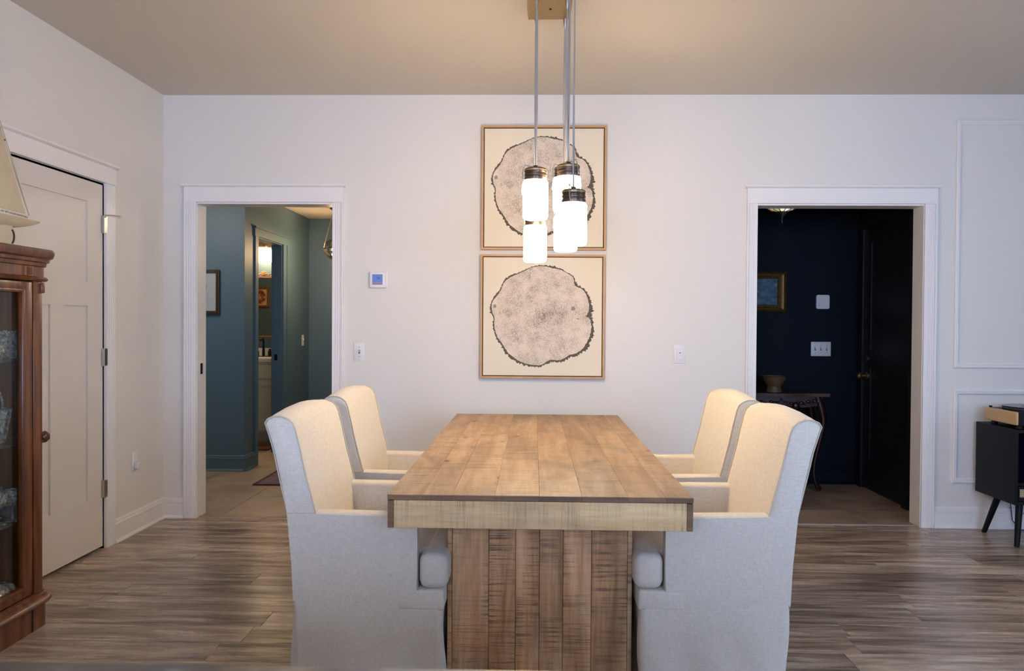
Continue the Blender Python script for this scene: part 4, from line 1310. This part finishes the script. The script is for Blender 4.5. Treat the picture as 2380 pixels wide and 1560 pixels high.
bp = empty('flower_picture', (-3.72, 7.055, 1.615), 'small flower picture in a copper frame, reflected in the bathroom mirror', 'picture')
mb = MB()
for a_, b_, c_, d_ in ((-3.85, -3.82, 1.475, 1.755), (-3.635, -3.605, 1.475, 1.755), (-3.82, -3.635, 1.475, 1.505), (-3.82, -3.635, 1.725, 1.755)):
    mb.box(a_, b_, 7.0495, 7.08, c_, d_, .004, 2)
mb.build('frame', M['copper'], bp)
MB().box(-3.822, -3.633, 7.0495, 7.062, 1.503, 1.727).build('mat_board', plain('cream_mat', (214, 196, 140), .8), bp)
t = NT('flower_paint')
f = t.noise(t.pos((30, 30, 30)), 1, 3)
fm = t.set(Base_Color=t.ramp(f, [(.35, lin((70, 60, 30))), (.5, lin((168, 60, 40))), (.65, lin((226, 190, 150)))]), Roughness=.7)
MB().prism([(.075 * math.cos(2 * PI * q / 28), .095 * math.sin(2 * PI * q / 28)) for q in range(28)], lambda u, v, t_: (-3.7275 + u, t_, 1.615 + v), 7.062, 7.0635).build('painted_oval', fm, bp)

vl = empty('vanity_light', (-2.985, 9.115, 2.13), 'glowing glass vanity light above the bathroom mirror', 'wall light')
MB().box(-3.42, -2.62, 9.095, 9.118, 2.10, 2.135, .004, 2).build('back_plate', M['lamp_metal'], vl)
MB().tube([(-3.45, 9.05, 2.175), (-2.60, 9.05, 2.175)], .005, 8).build('cross_bar', M['lamp_metal'], vl)
gm = glow('vanity_shade_glow', (1, .70, .38), 20)
for k in range(3):
    xx = -2.985 + (k - 1) * .29
    MB().lathe([(0, 2.17), (.03, 2.168), (.052, 2.14), (.058, 2.10), (.05, 2.085), (0, 2.085)], (xx, 9.0, 0), 18).build('cup', M['lamp_metal'], vl, 60)
    MB().lathe([(.0, 2.09), (.075, 2.086), (.092, 2.07), (.095, 1.95), (.088, 1.935), (0, 1.935)], (xx, 9.0, 0), 24).build('glass_shade', gm, vl, 60)

# ------------------------------------------------------------------ foyer contents
ct = empty('console_table', (1.75, 6.47, 0), 'dark carved console table with cabriole legs in the foyer', 'table')
outl_ = []
for k in range(41):
    u = k / 40; x = 1.26 + u * (2.245 - 1.26)
    outl_.append((x, 6.30 - .012 * math.cos(u * 6 * PI) - .02 * math.sin(PI * u)))
outl_ += [(2.245, 6.66), (1.26, 6.66)]
MB().prism(outl_, FZ, .734, .758).build('top', M['stone_top'], ct, 30)
mb = MB()
N_ = 60
front = []
for k in range(N_ + 1):
    u = k / N_; x = 1.30 + u * (2.20 - 1.30)
    dz = .055 + .05 * (abs(math.sin(u * 3 * PI)) ** .6) * .6 + (.05 * math.exp(-((u - .5) / .08) ** 2))
    front.append((x, .734 - dz))
mb.prism([(1.30, .734)] + front + [(2.20, .734)], lambda u, v, t: (u, t, v), 6.325, 6.345)
mb.build('carved_apron', M['carved'], ct)
mb = MB()
for k in range(34):
    u = k / 33; x = 1.33 + u * .84
    mb.ball((x, 6.322, .70 - .02 * abs(math.sin(u * 3 * PI)) + random.uniform(-.01, .01)), random.uniform(.007, .015), 8, (1.3, .6, 1))
for xx in (1.75, 2.0, 1.5):
    mb.ball((xx, 6.318, .66), .028, 10, (1, .5, 1.1))
mb.build('carving', M['carved'], ct, 60)
for xx, yy in ((2.185, 6.345), (1.315, 6.345), (2.185, 6.60), (1.315, 6.60)):
    s_ = 1 if xx > 1.7 else -1
    path = [(0, .735), (.012, .70), (.035, .63), (.05, .55), (.042, .47), (.015, .36), (-.012, .24), (-.02, .15), (-.008, .08), (.018, .03), (.03, .015)]
    rad = [.03, .032, .03, .026, .022, .018, .015, .014, .016, .022, .014]
    MB().tube([(xx + s_ * (a_ - .02), yy - .3 * a_ * 0, z) for a_, z in path], rad, 12).build('leg', M['carved'], ct, 60)
MB().box(1.32, 2.18, 6.61, 6.63, .64, .734).build('rear_rail', M['carved'], ct)
fb = empty('footed_bowl', (1.865, 6.44, .758), 'brown earthenware footed bowl on the carved console table', 'bowl')
MB().lathe([(0, 0), (.062, 0), (.060, .012), (.052, .03), (.050, .042), (.066, .06), (.085, .095), (.092, .118), (.096, .122), (.090, .124), (.078, .095), (.05, .062), (0, .055)], (1.865, 6.44, .758), 32).build('bowl_body', M['bowl'], fb, 50)
mb = MB()
for z in (.078, .088, .1): mb.lathe([(.073 + (z - .078) * .75, z), (.078 + (z - .078) * .75, z + .003), (.074 + (z - .074) * .75, z + .006)], (1.865, 6.44, .758), 32, cap=False)
mb.build('throwing_ridges', M['bowl'], fb)
fp = empty('gilt_painting', (1.78, FY, 1.541), 'gilt framed teal landscape painting on the foyer wall', 'picture')
xa, xb, za, zb = 1.55, 2.022, 1.382, 1.703
for (a_, b_, c_, d_) in ((xa, xa + .075, za, zb), (xb - .075, xb, za, zb), (xa + .07, xb - .07, za, za + .062), (xa + .07, xb - .07, zb - .062, zb)):
    pass
mb = MB()
prof = [(0, .0), (0, .03), (.012, .042), (.022, .03), (.036, .026), (.05, .016), (.062, .02), (.068, .012), (.068, 0)]
for e0, e1 in ((xa, 1), (xb, -1)):
    mb.prism(prof, lambda u, v, t: (e0 + e1 * u, FY - .001 - v, t), za, zb)
for e0, e1 in ((za, 1), (zb, -1)):
    mb.prism([(u * .82, v) for u, v in prof], lambda u, v, t: (t, FY - .001 - v, e0 + e1 * u), xa + .0, xb - .0)
mb.build('frame', M['gilt'], fp, 30)
t = NT('landscape_paint')
f = t.noise(t.pos((14, 14, 22)), 1, 5, .7)
lm = t.set(Base_Color=t.ramp(f, [(.35, lin((22, 48, 58))), (.5, lin((46, 92, 108))), (.62, lin((76, 116, 120))), (.72, lin((150, 150, 90)))]), Roughness=.5)
MB().box(xa + .065, xb - .065, FY - .012, FY - .004, za + .05, zb - .05).build('painting', lm, fp)
fl_ = empty('stained_glass_light', (1.768, 5.95, 2.05), 'stained glass ceiling light just below the foyer opening head', 'ceiling light')
cols = [(.9, .55, .25), (.55, .75, .25), (.95, .85, .55), (.8, .85, 1.0), (.9, .5, .4), (.95, .9, .7)]
for k in range(12):
    a0, a1 = 2 * PI * k / 12, 2 * PI * (k + 1) / 12
    mb = MB()
    rr = [(.035, 2.085), (.075, 2.095), (.11, 2.12), (.14, 2.16), (.15, 2.2)]
    V = [[mb.bm.verts.new((1.768 + r * math.cos(a), 5.95 + r * math.sin(a), z)) for a in (a0 + .03, (a0 + a1) / 2, a1 - .03)] for r, z in rr]
    V2 = [[mb.bm.verts.new((1.768 + (r - .003) * math.cos(a), 5.95 + (r - .003) * math.sin(a), z + .003)) for a in (a0 + .03, (a0 + a1) / 2, a1 - .03)] for r, z in rr]
    for W_ in (V, V2):
        for i in range(4):
            for j in range(2): mb.bm.faces.new((W_[i][j], W_[i][j + 1], W_[i + 1][j + 1], W_[i + 1][j]))
    mb.build('glass_panel', glow('stained_glass', cols[k % 6], .55 if k not in (8, 9) else 1.1), fl_)
mb = MB()
for k in range(12):
    a = 2 * PI * k / 12
    mb.tube([(1.768 + r * math.cos(a), 5.95 + r * math.sin(a), z) for r, z in ((.035, 2.084), (.075, 2.094), (.11, 2.119), (.14, 2.159), (.15, 2.2))], .003, 5)
mb.build('leading', M['dark_metal'], fl_)
MB().lathe([(0, 2.0), (.005, 2.005), (.006, 2.02), (.003, 2.03), (.01, 2.045), (.036, 2.075), (.038, 2.088), (0, 2.09)], (1.768, 5.95, 0), 16).build('finial', M['lamp_metal'], fl_, 50)
MB().tube([(1.768, 5.95, 2.08), (1.768, 5.95, 2.59)], .008, 8).lathe([(.06, 2.57), (.06, 2.6)], (1.768, 5.95, 0), 20).build('stem', M['dark_metal'], fl_)
